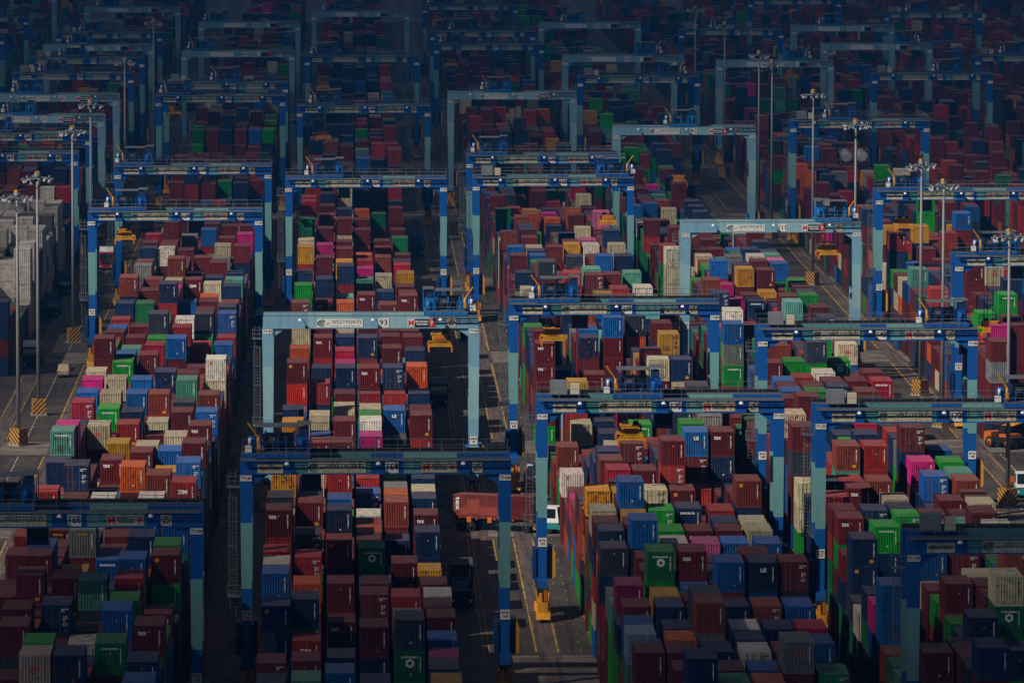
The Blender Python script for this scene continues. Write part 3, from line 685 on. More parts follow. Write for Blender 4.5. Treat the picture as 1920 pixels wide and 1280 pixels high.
def container(i):
    X, z, t, c, ty, kn, top, blk, r = ALL[i]
    root = empty('tank_container' if ty == 'K' else 'shipping_container', (X, z, (t-1)*CH))
    tag(root, LAB[i], 'container', 'shipping containers stacked in the yard')
    rr = random.Random(i*7+3)
    g = 1 + rr.uniform(-0.22, 0.22)
    col = tuple(min(0.9, v*g*(1+rr.uniform(-0.08, 0.08))) for v in PAL[c])
    make_container(root, col, c, ty, rr)
    return root
def make_container(root, col, c, ty, rr):
    if ty == 'K':
        tank_parts(root, (0.34, 0.35, 0.35)); return  # white tank greyed down, its shade put into the colour
    def P(name, me, **kw):
        o = inst(name, me, root, **kw); o.color = (*col, 1); return o
    P('frame', ME_FRAME); P('side_walls', ME_SHELL); P('roof', ME_ROOF)
    ink = 'black' if c in 'cwaly' else 'whitel'
    if ty == 'd':
        for k in (0, 1):
            d = P('door', ME_DOOR[k]); inst('locking_rods', ME_ROD[k], d)
        P('stencilled_lettering', ME_MARK[(2, ink)])
    else:
        P('end_wall', ME_END); P('stencilled_lettering', ME_MARK[(1, ink)])
        if ty == 'Y': P('warning_sticker', rr.choice((ME_TAG1, ME_TAG2, ME_TAG2)))
        elif rr.random() < 0.6 and c not in 'cw': P('warning_sticker', rr.choice(ME_TAG0))
        if ty in TXT or ty in ('v', 'S', 'z2'):
            k = {'v': 'V', 'S': 's', 'z2': 'z'}.get(ty, ty)
            loc = {'x': (-0.55, 0.008, CH-0.62), 'o': (0.0, 0.008, CH-1.02), 'V': (-0.02, 0.008, CH-0.50), 'z': (-0.1, 0.008, CH-0.95), 's': (-0.15, 0.008, CH-0.50),
                   'Z': (-0.05, 0.008, CH-0.48), 'l': (0.0, 0.008, CH-0.70), 'T': (-0.55, 0.008, CH-0.55), 'E': (-0.1, 0.008, CH-1.0)}[k]
            inst('lettering', TXT[k], root, loc)
            if ty == 'v': inst('emblem', ME_EMB, root, (0, 0.005, CH-1.0))
for i in IND: container(i)

# everything else in the stacks: one mass
def yard_mass():
    ind = set(IND); V = []; Fc = []; C = []
    for i, (X, z, t, c, ty, kn, top, blk, r) in enumerate(ALL):
        if i in ind: continue
        g = 1 + random.uniform(-0.25, 0.25); col = [min(0.9, v*g) for v in PAL[c]] + [1.0]
        k = len(V); z0, z1 = (t-1)*CH + 0.01, t*CH - 0.02
        a = CW/2 - 0.01
        # wall panels set back a little between posts and rails
        V += [(X-a, z, z0), (X+a, z, z0), (X+a, z+CL, z0), (X-a, z+CL, z0), (X-a, z, z1), (X+a, z, z1), (X+a, z+CL, z1), (X-a, z+CL, z1)]
        V += [(X-a+.11, z, z0+.13), (X+a-.11, z, z0+.13), (X+a-.11, z, z1-.12), (X-a+.11, z, z1-.12), (X-a+.11, z+.04, z0+.13), (X+a-.11, z+.04, z0+.13), (X+a-.11, z+.04, z1-.12), (X-a+.11, z+.04, z1-.12)]
        fs = [(0, 3, 2, 1), (4, 5, 6, 7), (1, 2, 6, 5), (2, 3, 7, 6), (3, 0, 4, 7), (0, 1, 9, 8), (1, 5, 10, 9), (5, 4, 11, 10), (4, 0, 8, 11),
              (8, 9, 13, 12), (9, 10, 14, 13), (10, 11, 15, 14), (11, 8, 12, 15), (12, 13, 14, 15)]
        Fc += [tuple(q+k for q in f) for f in fs]; C += [col]*len(fs)
    me = bpy.data.meshes.new('distant_containers'); me.from_pydata(V, [], Fc); me.materials.append(CONTS)
    at = me.attributes.new('paint', 'FLOAT_COLOR', 'FACE')
    at.data.foreach_set('color', np.array(C, np.float32).ravel())
    me.update()
    tag(link(bpy.data.objects.new('distant_containers', me)), 'mass of small container stacks fading into the dark far yard', kind='stuff')
yard_mass()

# ------------------------------------------------------------------ rubber tyred gantry cranes
HB, HT = 20.6, 21.95          # underside and top of the main girder
DEP = 5.4                     # distance between the two girders
STY = {0: dict(a=M['blue'], b=M['teal'], g=M['dteal'], eq=M['navy'], tr=M['blue']), 1: dict(a=M['pale'], b=M['pale2'], g=M['pale2'], eq=M['midblue'], tr=M['midblue'])}
def leg_mesh(st, wide=1.0):
    b = MB(); zz = [(20.6, st['a']), (16.2, st['b']), (10.2, st['a']), (4.2, None)]
    def half(z): f = (z-4.2)/16.4; return (0.40+0.14*f)*wide, 0.36+0.10*f
    for (z1, m), (z0, _) in zip(zz, zz[1:]):
        a1, c1 = half(z1); a0, c0 = half(z0)
        b.frustum((-a0, a0, -c0, c0), (-a1, a1, -c1, c1), z0, z1, m)
    b.box(-0.62, 0.62, -0.42, 0.42, 4.0, 4.2, st['a'])
    return b.mesh('crane_leg')
def girder_mesh(st, pale):
    b = MB()
    if pale: sg = [(-0.55, 4.6, 'a'), (4.6, 9.6, 'b'), (9.6, 13.2, 'a'), (13.2, 18.8, 'b'), (18.8, 24.05, 'a')]
    else: sg = [(-0.55, 4.35, 'a'), (4.35, 11.3, 'g'), (11.3, 14.3, 'a'), (14.3, 19.2, 'b'), (19.2, 24.05, 'a')]
    for x0, x1, k in sg:
        b.box(x0, x1, -0.45, 0.45, HB, HT, st[k])
    for x, s in ((0.54, 1), (SPAN-0.54, -1)):       # haunch plates at the leg heads
        b.prism([(x, HB-1.0), (x+s*1.5, HB-0.003), (x, HB-0.003)], 'y', -0.3, 0.3, st['a'])
    b.box(-0.55, 24.05, -0.06, 0.06, HT, HT+0.12, M['rail'])
    b.box(-0.55, 24.05, -0.50, -0.45, HB, HB+0.10, st['a'])
    return b.mesh('crane_girder')
def walkway_mesh(x0, x1):
    b = MB()
    for k in range(4):                       # open grating: narrow bars with daylight between them
        y = -1.00 + 0.16*k; b.box(x0, x1, y, y+0.04, HT-0.03, HT+0.03, M['rail'])
    b.box(x0, x1, -1.10, -1.05, HT-0.05, HT+0.10, M['steel'])
    x = x0 + 0.5
    while x < x1:
        b.bar((x, -1.02, HT-0.05), (x, -0.46, HT-0.55), 0.035, M['rail'])
        b.box(x-0.03, x+0.03, -1.05, -0.47, HT-0.10, HT-0.03, M['rail'])
        x += 1.9
    return b.mesh('crane_walkway')
def rail_mesh(x0, x1, y):
    b = MB(); n = max(2, int((x1-x0)/1.9)); 
    for i in range(n+1):
        x = x0+(x1-x0)*i/n
        b.tube((x, y, HT), (x, y, HT+1.15), 0.034, M['steel'], 4)
    for z in (0.6, 1.13): b.tube((x0, y, HT+z), (x1, y, HT+z), 0.030, M['steel'], 4)
    return b.mesh('crane_handrail')
def bogie_mesh():
    b = MB()
    b.box(-0.55, 0.55, -1.5, 1.5, 2.6, 3.3, M['dark'])
    b.prism([(-1.5, 1.75), (1.5, 1.75), (0.9, 2.6), (-0.9, 2.6)], 'x', -0.45, 0.45, M['yellow'])
    b.box(-0.50, 0.50, -2.0, -1.72, 0.25, 2.0, M['yellow'])
    b.prism([(-2.5, 0.35), (-1.75, 0.25), (-1.75, 1.25)], 'x', -0.70, 0.70, M['yellow'])
    b.tube((-0.5, -0.4, 2.9), (0.62, -1.2, 2.2), 0.16, M['yellow'], 8)
    b.tube((0.55, -1.62, 1.4), (0.55, -1.62, 3.0), 0.13, M['yellow'], 8)
    b.box(-0.40, -0.08, -1.78, -1.55, 1.9, 2.9, M['yellow']); b.box(0.1, 0.42, -1.8, -1.55, 2.1, 3.2, M['orange'])
    b.box(-0.2, 0.2, 1.72, 2.0, 0.5, 2.0, M['yellow'])
    return b.mesh('crane_bogie')
def wheel_mesh(r, w_, rim):
    b = MB(); n = 18
    prof = [(0.62*r, -w_/2), (0.93*r, -w_/2), (r, -w_/3), (r, w_/3), (0.93*r, w_/2), (0.62*r, w_/2)]
    vs = [(x, q*math.cos(2*math.pi*i/n), q*math.sin(2*math.pi*i/n)) for q, x in prof for i in range(n)]
    b.add(vs, [(k*n+i, k*n+(i+1) % n, (k+1)*n+(i+1) % n, (k+1)*n+i) for k in range(5) for i in range(n)], M['rubber'], True)
    b.tube((-w_*0.40, 0, 0), (w_*0.40, 0, 0), 0.62*r, rim, 14)
    b.tube((-w_*0.48, 0, 0), (w_*0.48, 0, 0), 0.22*r, M['dark'], 8)
    return b.mesh('wheel')
ME_CW = wheel_mesh(0.80, 0.55, M['yellow'])
def sill_mesh(st):
    b = MB()
    b.box(-0.48, 0.48, -1.6, DEP+1.6, 3.3, 4.0, st['a'])
    return b.mesh('crane_sill_beam')
def cabinet_mesh(st):
    b = MB()
    b.box(-0.95, -0.60, -0.3, 2.6, 4.05, 7.0, st['eq']); b.box(0.60, 1.0, 0.1, 3.0, 4.05, 7.2, st['eq'])
    b.box(-0.6, 0.6, 0.9, 3.2, 4.05, 6.7, st['eq']); b.box(-1.02, -0.95, 0.1, 1.2, 4.6, 6.4, st['a'])
    b.prism([(1.02, 7.3), (1.30, 6.6), (1.30, 4.3), (1.02, 4.1)], 'y', -0.3, 0.6, M['yellow'])
    return b.mesh('electrical_cabinet')
def ladder_mesh():
    b = MB(); x = -1.25
    for dx in (-0.28, 0.28):
        b.tube((x+dx, -0.5, 1.0), (x+dx, -0.5, 20.8), 0.035, M['steel'], 4)
    z = 1.2
    while z < 20.8:
        b.tube((x-0.28, -0.5, z), (x+0.28, -0.5, z), 0.022, M['steel'], 4); z += 0.34
    for z0 in (9.6, 11.8, 14, 16.2, 18.4):
        b.box(x-0.42, x-0.38, -1.2, -0.45, z0, z0+0.06, M['steel']); b.box(x+0.38, x+0.42, -1.2, -0.45, z0, z0+0.06, M['steel']); b.box(x-0.42, x+0.42, -1.24, -1.20, z0, z0+0.06, M['steel'])
    for q in ((x-0.4, -1.2), (x+0.4, -1.2), (x, -1.24)): b.tube((*q, 9.6), (*q, 18.46), 0.022, M['steel'], 4)
    b.box(x-0.5, -0.55, -1.3, 0.4, 9.3, 9.36, M['rail']); b.box(x-0.5, -0.55, -1.3, 0.4, 19.3, 19.36, M['rail'])
    for z0 in (9.9, 10.4, 19.9, 20.4): b.tube((x-0.5, -1.3, z0), (-0.55, -1.3, z0), 0.03, M['steel'], 4); b.tube((x-0.5, -1.3, z0), (x-0.5, 0.4, z0), 0.03, M['steel'], 4)
    for q in ((x-0.5, -1.3), (-0.6, -1.3), (x-0.5, 0.4)):
        b.tube((*q, 9.3), (*q, 10.4), 0.03, M['steel'], 4); b.tube((*q, 19.3), (*q, 20.4), 0.03, M['steel'], 4)
    return b.mesh('access_ladder')
def lamp_mesh():
    b = MB()
    b.bar((0, 0.45, 0.35), (0, 0, 0.1), 0.06, M['rail'])
    n = 10
    ring = [(0.05, 0.12), (0.16, 0.08), (0.22, -0.04), (0.23, -0.12)]
    vs = [(q*math.cos(2*math.pi*i/n), q*math.sin(2*math.pi*i/n), z) for q, z in ring for i in range(n)]
    b.add(vs, [(k*n+i, k*n+(i+1) % n, (k+1)*n+(i+1) % n, (k+1)*n+i) for k in range(3) for i in range(n)] + [tuple(range(3*n, 4*n))[::-1]], M['whitep'], True)
    return b.mesh('floodlight')
def board(x0, x1, z0, z1, mat, y=-0.475):
    b = MB(); b.box(x0, x1, y-0.035, y, z0, z1, mat); return b
def swirl():
    b = MB()
    for k, (r0, th, cx) in enumerate(((0.36, 0.075, 0), (0.25, 0.06, 0.10), (0.15, 0.05, 0.19))):
        n = 10; pts = []
        for i in range(n+1):
            a = R(65 + 230*i/n); t = th*math.sin(math.pi*(0.12+0.86*i/n))
            pts.append(((r0+t)*1.5*math.cos(a)+cx, (r0+t)*math.sin(a), (r0-t)*1.5*math.cos(a)+cx, (r0-t)*math.sin(a)))
        b.add([(p[0], 0, p[1]) for p in pts] + [(p[2], 0, p[3]) for p in pts], [(i, i+1, n+2+i, n+1+i) for i in range(n)], M['green'])
    b.prism([(0.3, -0.02), (0.72, 0.08), (0.6, -0.05), (0.72, -0.14)], 'y', -0.003, 0.003, M['green'])
    return b.mesh('swirl_logo')
CM = {}
for p in (0, 1):
    st = STY[p]
    CM[p] = dict(leg=leg_mesh(st, 1.2 if p else 1.02), girder=girder_mesh(st, p), sill=sill_mesh(st), cab=cabinet_mesh(st))
WALK = {0: walkway_mesh(-0.4, 23.9), 1: walkway_mesh(18.4, 23.9)}
HRAIL = {0: rail_mesh(-0.4, 23.9, -1.05), 1: rail_mesh(18.4, 23.9, -1.05)}
WALKB = MB(); WALKB.box(-0.4, 23.9, DEP+0.47, DEP+1.5, HT-0.03, HT+0.03, M['dark']); WALKB.box(-0.4, 23.9, DEP+1.5, DEP+1.55, HT-0.06, HT+0.30, M['dark']); WALKB = WALKB.mesh('crane_walkway')
HRAILB = rail_mesh(-0.4, 23.9, DEP+1.0)
ME_BOG = bogie_mesh(); ME_LAD = ladder_mesh(); ME_LAMP = lamp_mesh()
ME_BWEST = board(5.65, 10.85, HB+0.14, HB+1.10, M['cream']).mesh('name_board')
ME_BWESTW = board(5.65, 10.85, HB+0.14, HB+1.10, M['white']).mesh('name_board')
ME_TWEST = text_mesh('board_lettering', 'WESTPORTS', 0.56, M['green'], 3.45, bold=0.002, space=1.08)
ME_TMAL = text_mesh('board_lettering', 'M A L A Y S I A', 0.17, M['green'], 3.3)
ME_SWIRL = swirl()
ME_BNES = board(1.05, 3.35, HB+0.14, HB+0.98, M['cream']).mesh('maker_board')
ME_TNES = text_mesh('board_lettering', 'NES//HYBRID', 0.40, M['black'], 2.0, bold=0.01)
ME_BNUM = board(12.62, 13.82, HB+0.14, HB+1.16, M['white']).mesh('number_board')
mb_ = board(15.95, 16.75, HB+0.18, HB+1.06, M['white']); mb_.box(16.78, 18.35, -0.51, -0.475, HB+0.18, HB+1.06, M['black']); mb_.box(18.38, 19.1, -0.51, -0.475, HB+0.18, HB+1.06, M['redl'])
ME_BMIT = mb_.mesh('maker_board')
ME_BMITB = board(15.95, 19.1, HB+0.18, HB+1.06, M['cream']).mesh('maker_board')
ME_TMITB = text_mesh('board_lettering', 'MITSUI-PACECO\nTRANSTAINER', 0.30, M['black'], 1.45, bold=0.004)
ME_TPB = text_mesh('board_lettering', 'P', 0.85, M['redl'], 0.36, bold=0.02)
ME_TM = text_mesh('board_lettering', 'M', 0.9, M['redl'], 0.62, bold=0.03)
ME_TP = text_mesh('board_lettering', 'P', 0.85, M['cream'], 0.36, bold=0.03)
ME_TMIT = text_mesh('board_lettering', 'MITSUI-PACECO\nTRANSTAINER', 0.30, M['whitel'], 1.45, bold=0.008, lines=1.0)
ME_BSWL = board(20.5, 21.45, HB+0.14, HB+1.06, M['cream']).mesh('load_board')
ME_TSWL = text_mesh('board_lettering', 'S.W.L.\n40.6T', 0.36, M['black'], 0.75, bold=0.01)
mb_ = board(17.0, 20.0, HB+0.16, HB+0.74, M['cream']); mb_.box(17.06, 17.62, -0.52, -0.51, HB+0.2, HB+0.70, M['black'])
ME_BMES = mb_.mesh('maker_board')
ME_TMES = text_mesh('board_lettering', 'MITSUI E&S', 0.40, M['black'], 2.1, bold=0.012)
ME_BLEG = board(-0.52, 0.52, 20.02, 20.54, M['white']).mesh('leg_board')
mb_ = MB(); mb_.box(-0.42, 0.42, -0.47, -0.43, 7.3, 8.2, M['white']); ME_BRTG = mb_.mesh('leg_board')

def trolley(root, tx, pale, flip):
    st = STY[pale]; s = -1 if flip else 1
    t = MB()
    t.box(tx-2.5, tx+2.5, -0.15, 0.25, HT+0.12, HT+0.55, st['tr']); t.box(tx-2.5, tx+2.5, DEP-0.25, DEP+0.15, HT+0.12, HT+0.55, st['tr'])
    for x in (-2.45, 1.95): t.box(tx+x, tx+x+0.5, 0.25, DEP-0.25, HT+0.14, HT+0.5, st['tr'])
    t.box(tx-2.4, tx+2.4, 0.3, DEP-0.3, HT+0.5, HT+0.58, M['rail'])
    for i in range(6): t.tube((tx-2.5+i, -0.3, HT+0.5), (tx-2.5+i, -0.3, HT+1.6), 0.03, st['tr'], 4)
    for z in (1.05, 1.6): t.tube((tx-2.5, -0.3, HT+z), (tx+2.5, -0.3, HT+z), 0.03, st['tr'], 4)
    tr = t.build('trolley', root)
    h = MB()
    h.tube((tx-1.5*s, 2.2, HT+1.35), (tx+0.9*s, 2.2, HT+1.35), 0.62, M['dark'], 12); h.tube((tx-1.5*s, 4.8, HT+1.35), (tx+0.9*s, 4.8, HT+1.35), 0.62, M['dark'], 12)
    x0, x1 = sorted((tx-1.7*s, tx+1.0*s)); h.box(x0, x1, 2.9, 4.1, HT+0.58, HT+2.0, M['dark'])
    for k in (-1.6, -0.3, 1.0): h.box(tx+k*s-0.09, tx+k*s+0.09, 1.5, 5.6, HT+0.58, HT+2.05, st['eq'])
    rr = random.Random(int(tx*10))
    for k in range(9):
        px = tx+rr.uniform(-2.2, 2.2); py = rr.uniform(0.4, 1.3); z1 = HT+rr.uniform(0.9, 2.3)
        h.tube((px, py, HT+0.55), (px, py, z1), rr.uniform(0.04, 0.10), rr.choice((M['dark'], st['eq'], st['tr'])), 5)
        if k % 2: h.tube((px, py, z1), (px+rr.uniform(-1.2, 1.2), py+0.3, z1-rr.uniform(0, 0.3)), 0.05, st['eq'], 5)
    h.build('hoist_winch', tr)
    e = MB(); x0, x1 = sorted((tx+1.25*s, tx+2.35*s))
    e.box(x0, x1, 1.2, 3.2, HT+0.58, HT+1.9, st['tr']); e.box(x0+0.2, x1-0.1, 1.6, 4.2, HT+1.9, HT+2.6, M['navy']); e.tube((x0+.4, 1.0, HT+.6), (x0+.4, 1.0, HT+1.7), 0.25, st['tr'], 8)
    e.build('equipment_housing', tr)
    c = MB(); x0, x1 = sorted((tx-2.0*s, tx+1.3*s))
    c.box(x0, x1, 1.6, 5.2, HT+2.75, HT+2.81, M['steel']); x2, x3 = sorted((tx+1.3*s, tx+2.6*s)); c.box(x2, x3, 1.6, 5.2, HT+2.95, HT+3.01, M['steel'])
    for x in (x0+.06, x1-.06, x2+.08, x3-.06):
        for y in (1.7, 5.1): c.tube((x, y, HT+0.5), (x, y, HT+2.78), 0.045, st['eq'], 4)
    c.build('canopy', tr)
    j = MB(); jx = tx-2.2*s
    j.tube((jx, 0.5, HT+0.5), (jx, 0.5, HT+2.0), 0.14, M['yellow'], 8); j.tube((jx, 0.5, HT+1.95), (jx-0.95*s, 0.4, HT+3.3), 0.09, M['yellow'], 6); j.box(jx-0.15, jx+0.15, 0.3, 0.65, HT+0.9, HT+1.5, M['yellow'])
    j.build('service_jib', tr)
    d = MB(); d.tube((jx-0.55*s, 1.0, HT+0.5), (jx-0.55*s, 1.0, HT+2.0), 0.42, st['tr'], 12); d.box(jx-0.9*s-0.3, jx-0.9*s+0.3, 0.2, 0.6, HT+0.6, HT+1.2, M['white'])
    d.tube((jx-.75*s, 0.4, HT+1.3), (jx-.75*s, 0.4, HT+1.9), 0.14, M['whitep'], 8)
    d.build('brake_resistor', tr)
    k = MB(); kx = tx+2.6
    k.box(kx-0.9, kx+0.9, 1.4, 3.4, HB-1.6, HB+0.4, M['navy']); k.box(kx-0.8, kx+0.8, 1.36, 1.40, HB-1.35, HB-0.3, M['glass']); k.box(kx-0.2, kx+0.2, 2.0, 2.5, HB+0.4, HT+0.1, st['eq'])
    k.box(kx-1.0, kx+1.0, 1.3, 3.5, HB-1.7, HB-1.6, M['dark'])
    k.build('operator_cab', tr)
    return tr

NTEXT = {}
def num_text(body, size, mat, width=None, bold=0.012, lines=1.0):
    k = (body, size)
    if k not in NTEXT: NTEXT[k] = text_mesh('board_lettering', body, size, mat, width, bold=bold, lines=lines)
    return NTEXT[k]
def crane(blk, z, num, pale, tx, near):
    lx = BLK[blk][0]
    root = empty('gantry_crane', (lx, z, 0))
    big = z < 1260
    tag(root, f"{'pale blue' if pale else 'royal blue and teal'} gantry crane numbered {num} spanning the container stacks", 'gantry crane', 'gantry cranes over the container blocks')
    cm = CM[pale]
    for y in (0, DEP):
        for x in (0, SPAN):
            lg = inst('leg', cm['leg'], root, (x, y, 0))
            if y == 0:
                q = inst('leg_board', ME_BLEG, lg, (0, 0, 0))
                if big: inst('leg_lettering', num_text('TT-'+num, 0.36, M['black'], 0.92), lg, (0, -0.518, 20.28))
                if z < 1000:
                    inst('leg_board', ME_BRTG, lg); inst('leg_lettering', num_text('RTG\n'+num, 0.34, M['black'], 0.62), lg, (0, -0.478, 7.75))
        inst('girder', cm['girder'], root, (0, y, 0))
    for x in (0, SPAN):
        inst('sill_beam', cm['sill'], root, (x, 0, 0))
        for y in (-0.6, DEP+0.6):
            if z < 1400:
                bo = inst('bogie', ME_BOG, root, (x, y, 0))
                for dy in (-0.88, 0.88): inst('wheel', ME_CW, bo, (0, dy, 0.80))
    for x in (0, SPAN): inst('electrical_cabinet', cm['cab'], root, (x, 0, 0))
    inst('walkway', WALK[pale], root); inst('handrail', HRAIL[pale], root)
    if not pale: inst('handrail', HRAILB, root); inst('walkway', WALKB, root)
    if z < 1300: inst('access_ladder', ME_LAD, root, (0, 1.6, 0))
    for x in (3.7, 12.0, 19.7):
        if z < 1300 and not (pale and x > 20): inst('floodlight', ME_LAMP, root, (x, -1.2, HT-0.25))
    nb = inst('name_board', ME_BWESTW if pale else ME_BWEST, root)
    inst('number_board', ME_BNUM, root)
    inst('number', num_text(num, 0.86, M['black'], 0.98 if len(num) == 3 else 0.86), root, (13.22, -0.518, HB+0.66))
    if num == '209':
        bm = inst('maker_board', ME_BMES, root)
        inst('lettering', ME_TMES, bm, (18.85, -0.518, HB+0.45))
    else:
        bm = inst('maker_board', ME_BMIT if pale else ME_BMITB, root)
        if big:
            inst('lettering', ME_TM, bm, (16.35, -0.518, HB+0.6)); inst('lettering', ME_TMIT if pale else ME_TMITB, bm, (17.57, -0.518, HB+0.62)); inst('lettering', ME_TP if pale else ME_TPB, bm, (18.74, -0.518, HB+0.6))
    if big:
        inst('lettering', ME_TWEST, nb, (9.0, -0.518, HB+0.74)); inst('lettering', ME_TMAL, nb, (8.9, -0.518, HB+0.28)); inst('logo', ME_SWIRL, nb, (6.3, -0.516, HB+0.60))
    lb = inst('load_board', ME_BSWL, root)
    if big: inst('lettering', ME_TSWL, lb, (20.97, -0.518, HB+0.60))
    if not pale:
        hb = inst('maker_board', ME_BNES, root)
        if big: inst('lettering', ME_TNES, hb, (2.2, -0.518, HB+0.56))
        if tx > 7 or tx < 2:
            g = MB(); g.box(0.9, 2.6, DEP-1.6, DEP-0.5, HT+0.1, HT+1.5, M['grey']); g.box(2.9, 3.8, DEP-1.6, DEP-0.6, HT+0.1, HT+1.15, M['cream']); g.build('control_cabinet', root)
    trolley(root, tx, pale, tx > 15 and num not in ('148', '173'))
    return root
for c in CRANES: crane(c[0], c[1], c[2], c[3], c[4], True)

def spreader(x, y, zb, ztop, label, col='orange', swing=0.0):
    root = empty('container_spreader', (x, y, zb))
    tag(root, label, 'spreader', 'spreaders hanging from the crane trolleys')
    b = MB(); a = M['yellow']
    for sy in (-2.9, 2.9):
        b.box(-1.22, 1.22, sy-0.14, sy+0.14, 0.30, 0.62, a)
        for sx in (-1, 1): b.prism([(sx*1.22, 0.62), (sx*1.44, 0.20), (sx*1.44, -0.12), (sx*1.22, 0.10)], 'y', sy-0.14, sy+0.14, a)
    b.box(-0.55, 0.55, -2.8, 2.8, 0.28, 0.70, a)
    for i in range(12):
        px = -1.1+0.2*i; b.bar((px, -3.05, 0.62), (px+0.09, -2.2, 0.95), 0.07, a)
    b.box(-1.2, 1.2, -3.08, -3.04, 0.58, 0.66, a)
    b.build('spreader_frame', root)
    h = MB()
    h.frustum((-0.85, 0.85, -0.75, 0.75), (-0.95, 0.95, -0.75, 0.75), 0.72, 1.45, a)
    h.box(-1.05, 1.05, -0.8, 0.8, 1.45, 1.62, a); h.box(-0.7, 0.7, -0.82, -0.80, 0.95, 1.25, M['orange'])
    for sx in (-0.95, 0.95): h.tube((sx-0.16, 0, 1.2), (sx+0.16, 0, 1.2), 0.40, M['dark'], 12)
    for sx in (-0.55, 0.55): h.tube((sx, -0.3, 1.62), (sx, 0.3, 1.62), 0.34, M['dark'], 10)
    h.build('head_block', root)
    for sx in (-1.30, 1.30):
        for sy in (-2.9, 2.9):
            f = MB(); f.box(sx-0.09, sx+0.09, sy-0.25, sy+0.25, -0.35, 0.25, M['orange']); f.build('corner_guide', root)
    rp = MB()
    for sx in (-0.75, -0.35, 0.35, 0.75):
        for sy in (-0.35, 0.35): rp.tube((sx, sy, 1.7), (sx*1.15, sy*2.4, ztop-zb), 0.030, M['dark'], 4)
    rp.build('hoist_ropes', root)
    return root
for c in CRANES:
    if c[5] is not None:
        spreader(BLK[c[0]][0]+c[4]-0.6, c[1]+3.6, c[5]-1.0, HT+0.3, f"yellow spreader hanging on ropes from the trolley of crane {c[2]}")

# ------------------------------------------------------------------ light masts
def mast_meshes():
    b = MB(); b.tube((0, 0, 1.9), (0, 0, 31.2), 0.27, M['masts'], 12, 0.14); pole = b.mesh('mast_pole')
    b = MB(); b.frustum((-0.85, 0.85, -0.85, 0.85), (-0.80, 0.80, -0.80, 0.80), 0, 2.15, M['hazard']); b.box(-0.98, 0.98, -0.98, 0.98, 0.0, 0.22, M['conc']); base = b.mesh('mast_plinth')
    b = MB(); n = 12
    for i in range(n):
        a0 = 2*math.pi*i/n; a1 = 2*math.pi*(i+1)/n
        b.tube((1.55*math.cos(a0), 1.55*math.sin(a0), 31.0), (1.55*math.cos(a1), 1.55*math.sin(a1), 31.0), 0.07, M['rail'], 5)
        if i % 3 == 0: b.tube((0, 0, 31.0), (1.55*math.cos(a0), 1.55*math.sin(a0), 31.0), 0.06, M['rail'], 5)
    b.tube((0, 0, 30.8), (0, 0, 31.6), 0.5, M['rail'], 10); b.box(-0.25, 0.25, -0.25, 0.25, 31.6, 31.9, M['yellow']); ring = b.mesh('lamp_ring')
    b = MB(); n = 10
    vs = [(q*math.cos(2*math.pi*i/n), q*math.sin(2*math.pi*i/n), z) for q, z in ((0.08, 0.26), (0.13, 0.10), (0.23, -0.18)) for i in range(n)]
    b.add(vs, [(k*n+i, k*n+(i+1) % n, (k+1)*n+(i+1) % n, (k+1)*n+i) for k in range(2) for i in range(n)], M['lamphood'], True)
    b.add([(0.21*math.cos(2*math.pi*i/n), 0.21*math.sin(2*math.pi*i/n), -0.15) for i in range(n)], [tuple(range(n))[::-1]], M['lens'])
    b.box(-0.12, 0.12, -0.12, 0.12, 0.28, 0.48, M['grey'])
    return pole, base, ring, b.mesh('floodlight')
MM = mast_meshes()
def mast(x, y, label):
    root = empty('light_mast', (x, y, 0), random.uniform(0, 1))
    tag(root, label, 'light mast', 'tall floodlight masts along the yard roads')
    inst('pole', MM[0], root); inst('plinth', MM[1], root); inst('lamp_ring', MM[2], root)
    rr = random.Random(int(y))
    for i in range(11):
        a = 2*math.pi*(i+rr.uniform(-0.25, 0.25))/11; q = 1.75
        inst('floodlight', MM[3], root, (q*math.cos(a), q*math.sin(a), 30.75+rr.uniform(-0.25, 0.1)), (rr.uniform(0.45, 0.95)*1.0, 0, a+math.pi/2))
for x, y, l in ((-41.8, 796, 'tall floodlight mast on a striped plinth, nearest on the left road'), (-41.1, 833, 'tall floodlight mast just behind the nearest left mast, striped plinth'), (-41.1, 938, 'floodlight mast on the left road beside the blue leg of crane 129'),
                (-41.4, 1011, 'floodlight mast hidden low down behind the girder of crane 129'), (-41.1, 1155, 'dim floodlight mast farther up the left road near crane 208'), (-41.3, 1330, 'dark distant floodlight mast at the far end of the left road'),
                (74.9, 727, 'floodlight mast on striped plinth at the right edge by the white tractor'), (75.5, 815, 'floodlight mast with striped plinth seen below the girder of crane 173'), (76.3, 856, 'floodlight mast on the right road beside the trolley of crane 148'),
                (75.0, 952, 'floodlight mast rising in front of the number of crane 142'), (74.9, 1039, 'floodlight mast with striped plinth standing under the girder of crane 111'), (75.0, 1143, 'dim floodlight mast between cranes 91 and 142'),
                (75.0, 1180, 'dim floodlight mast just behind the mast between cranes 91 and 142'), (76.4, 1313, 'thin distant floodlight mast behind the girder of crane 91'), (75.0, 1400, 'farthest thin floodlight mast on the right road')):
    mast(x, y, l)

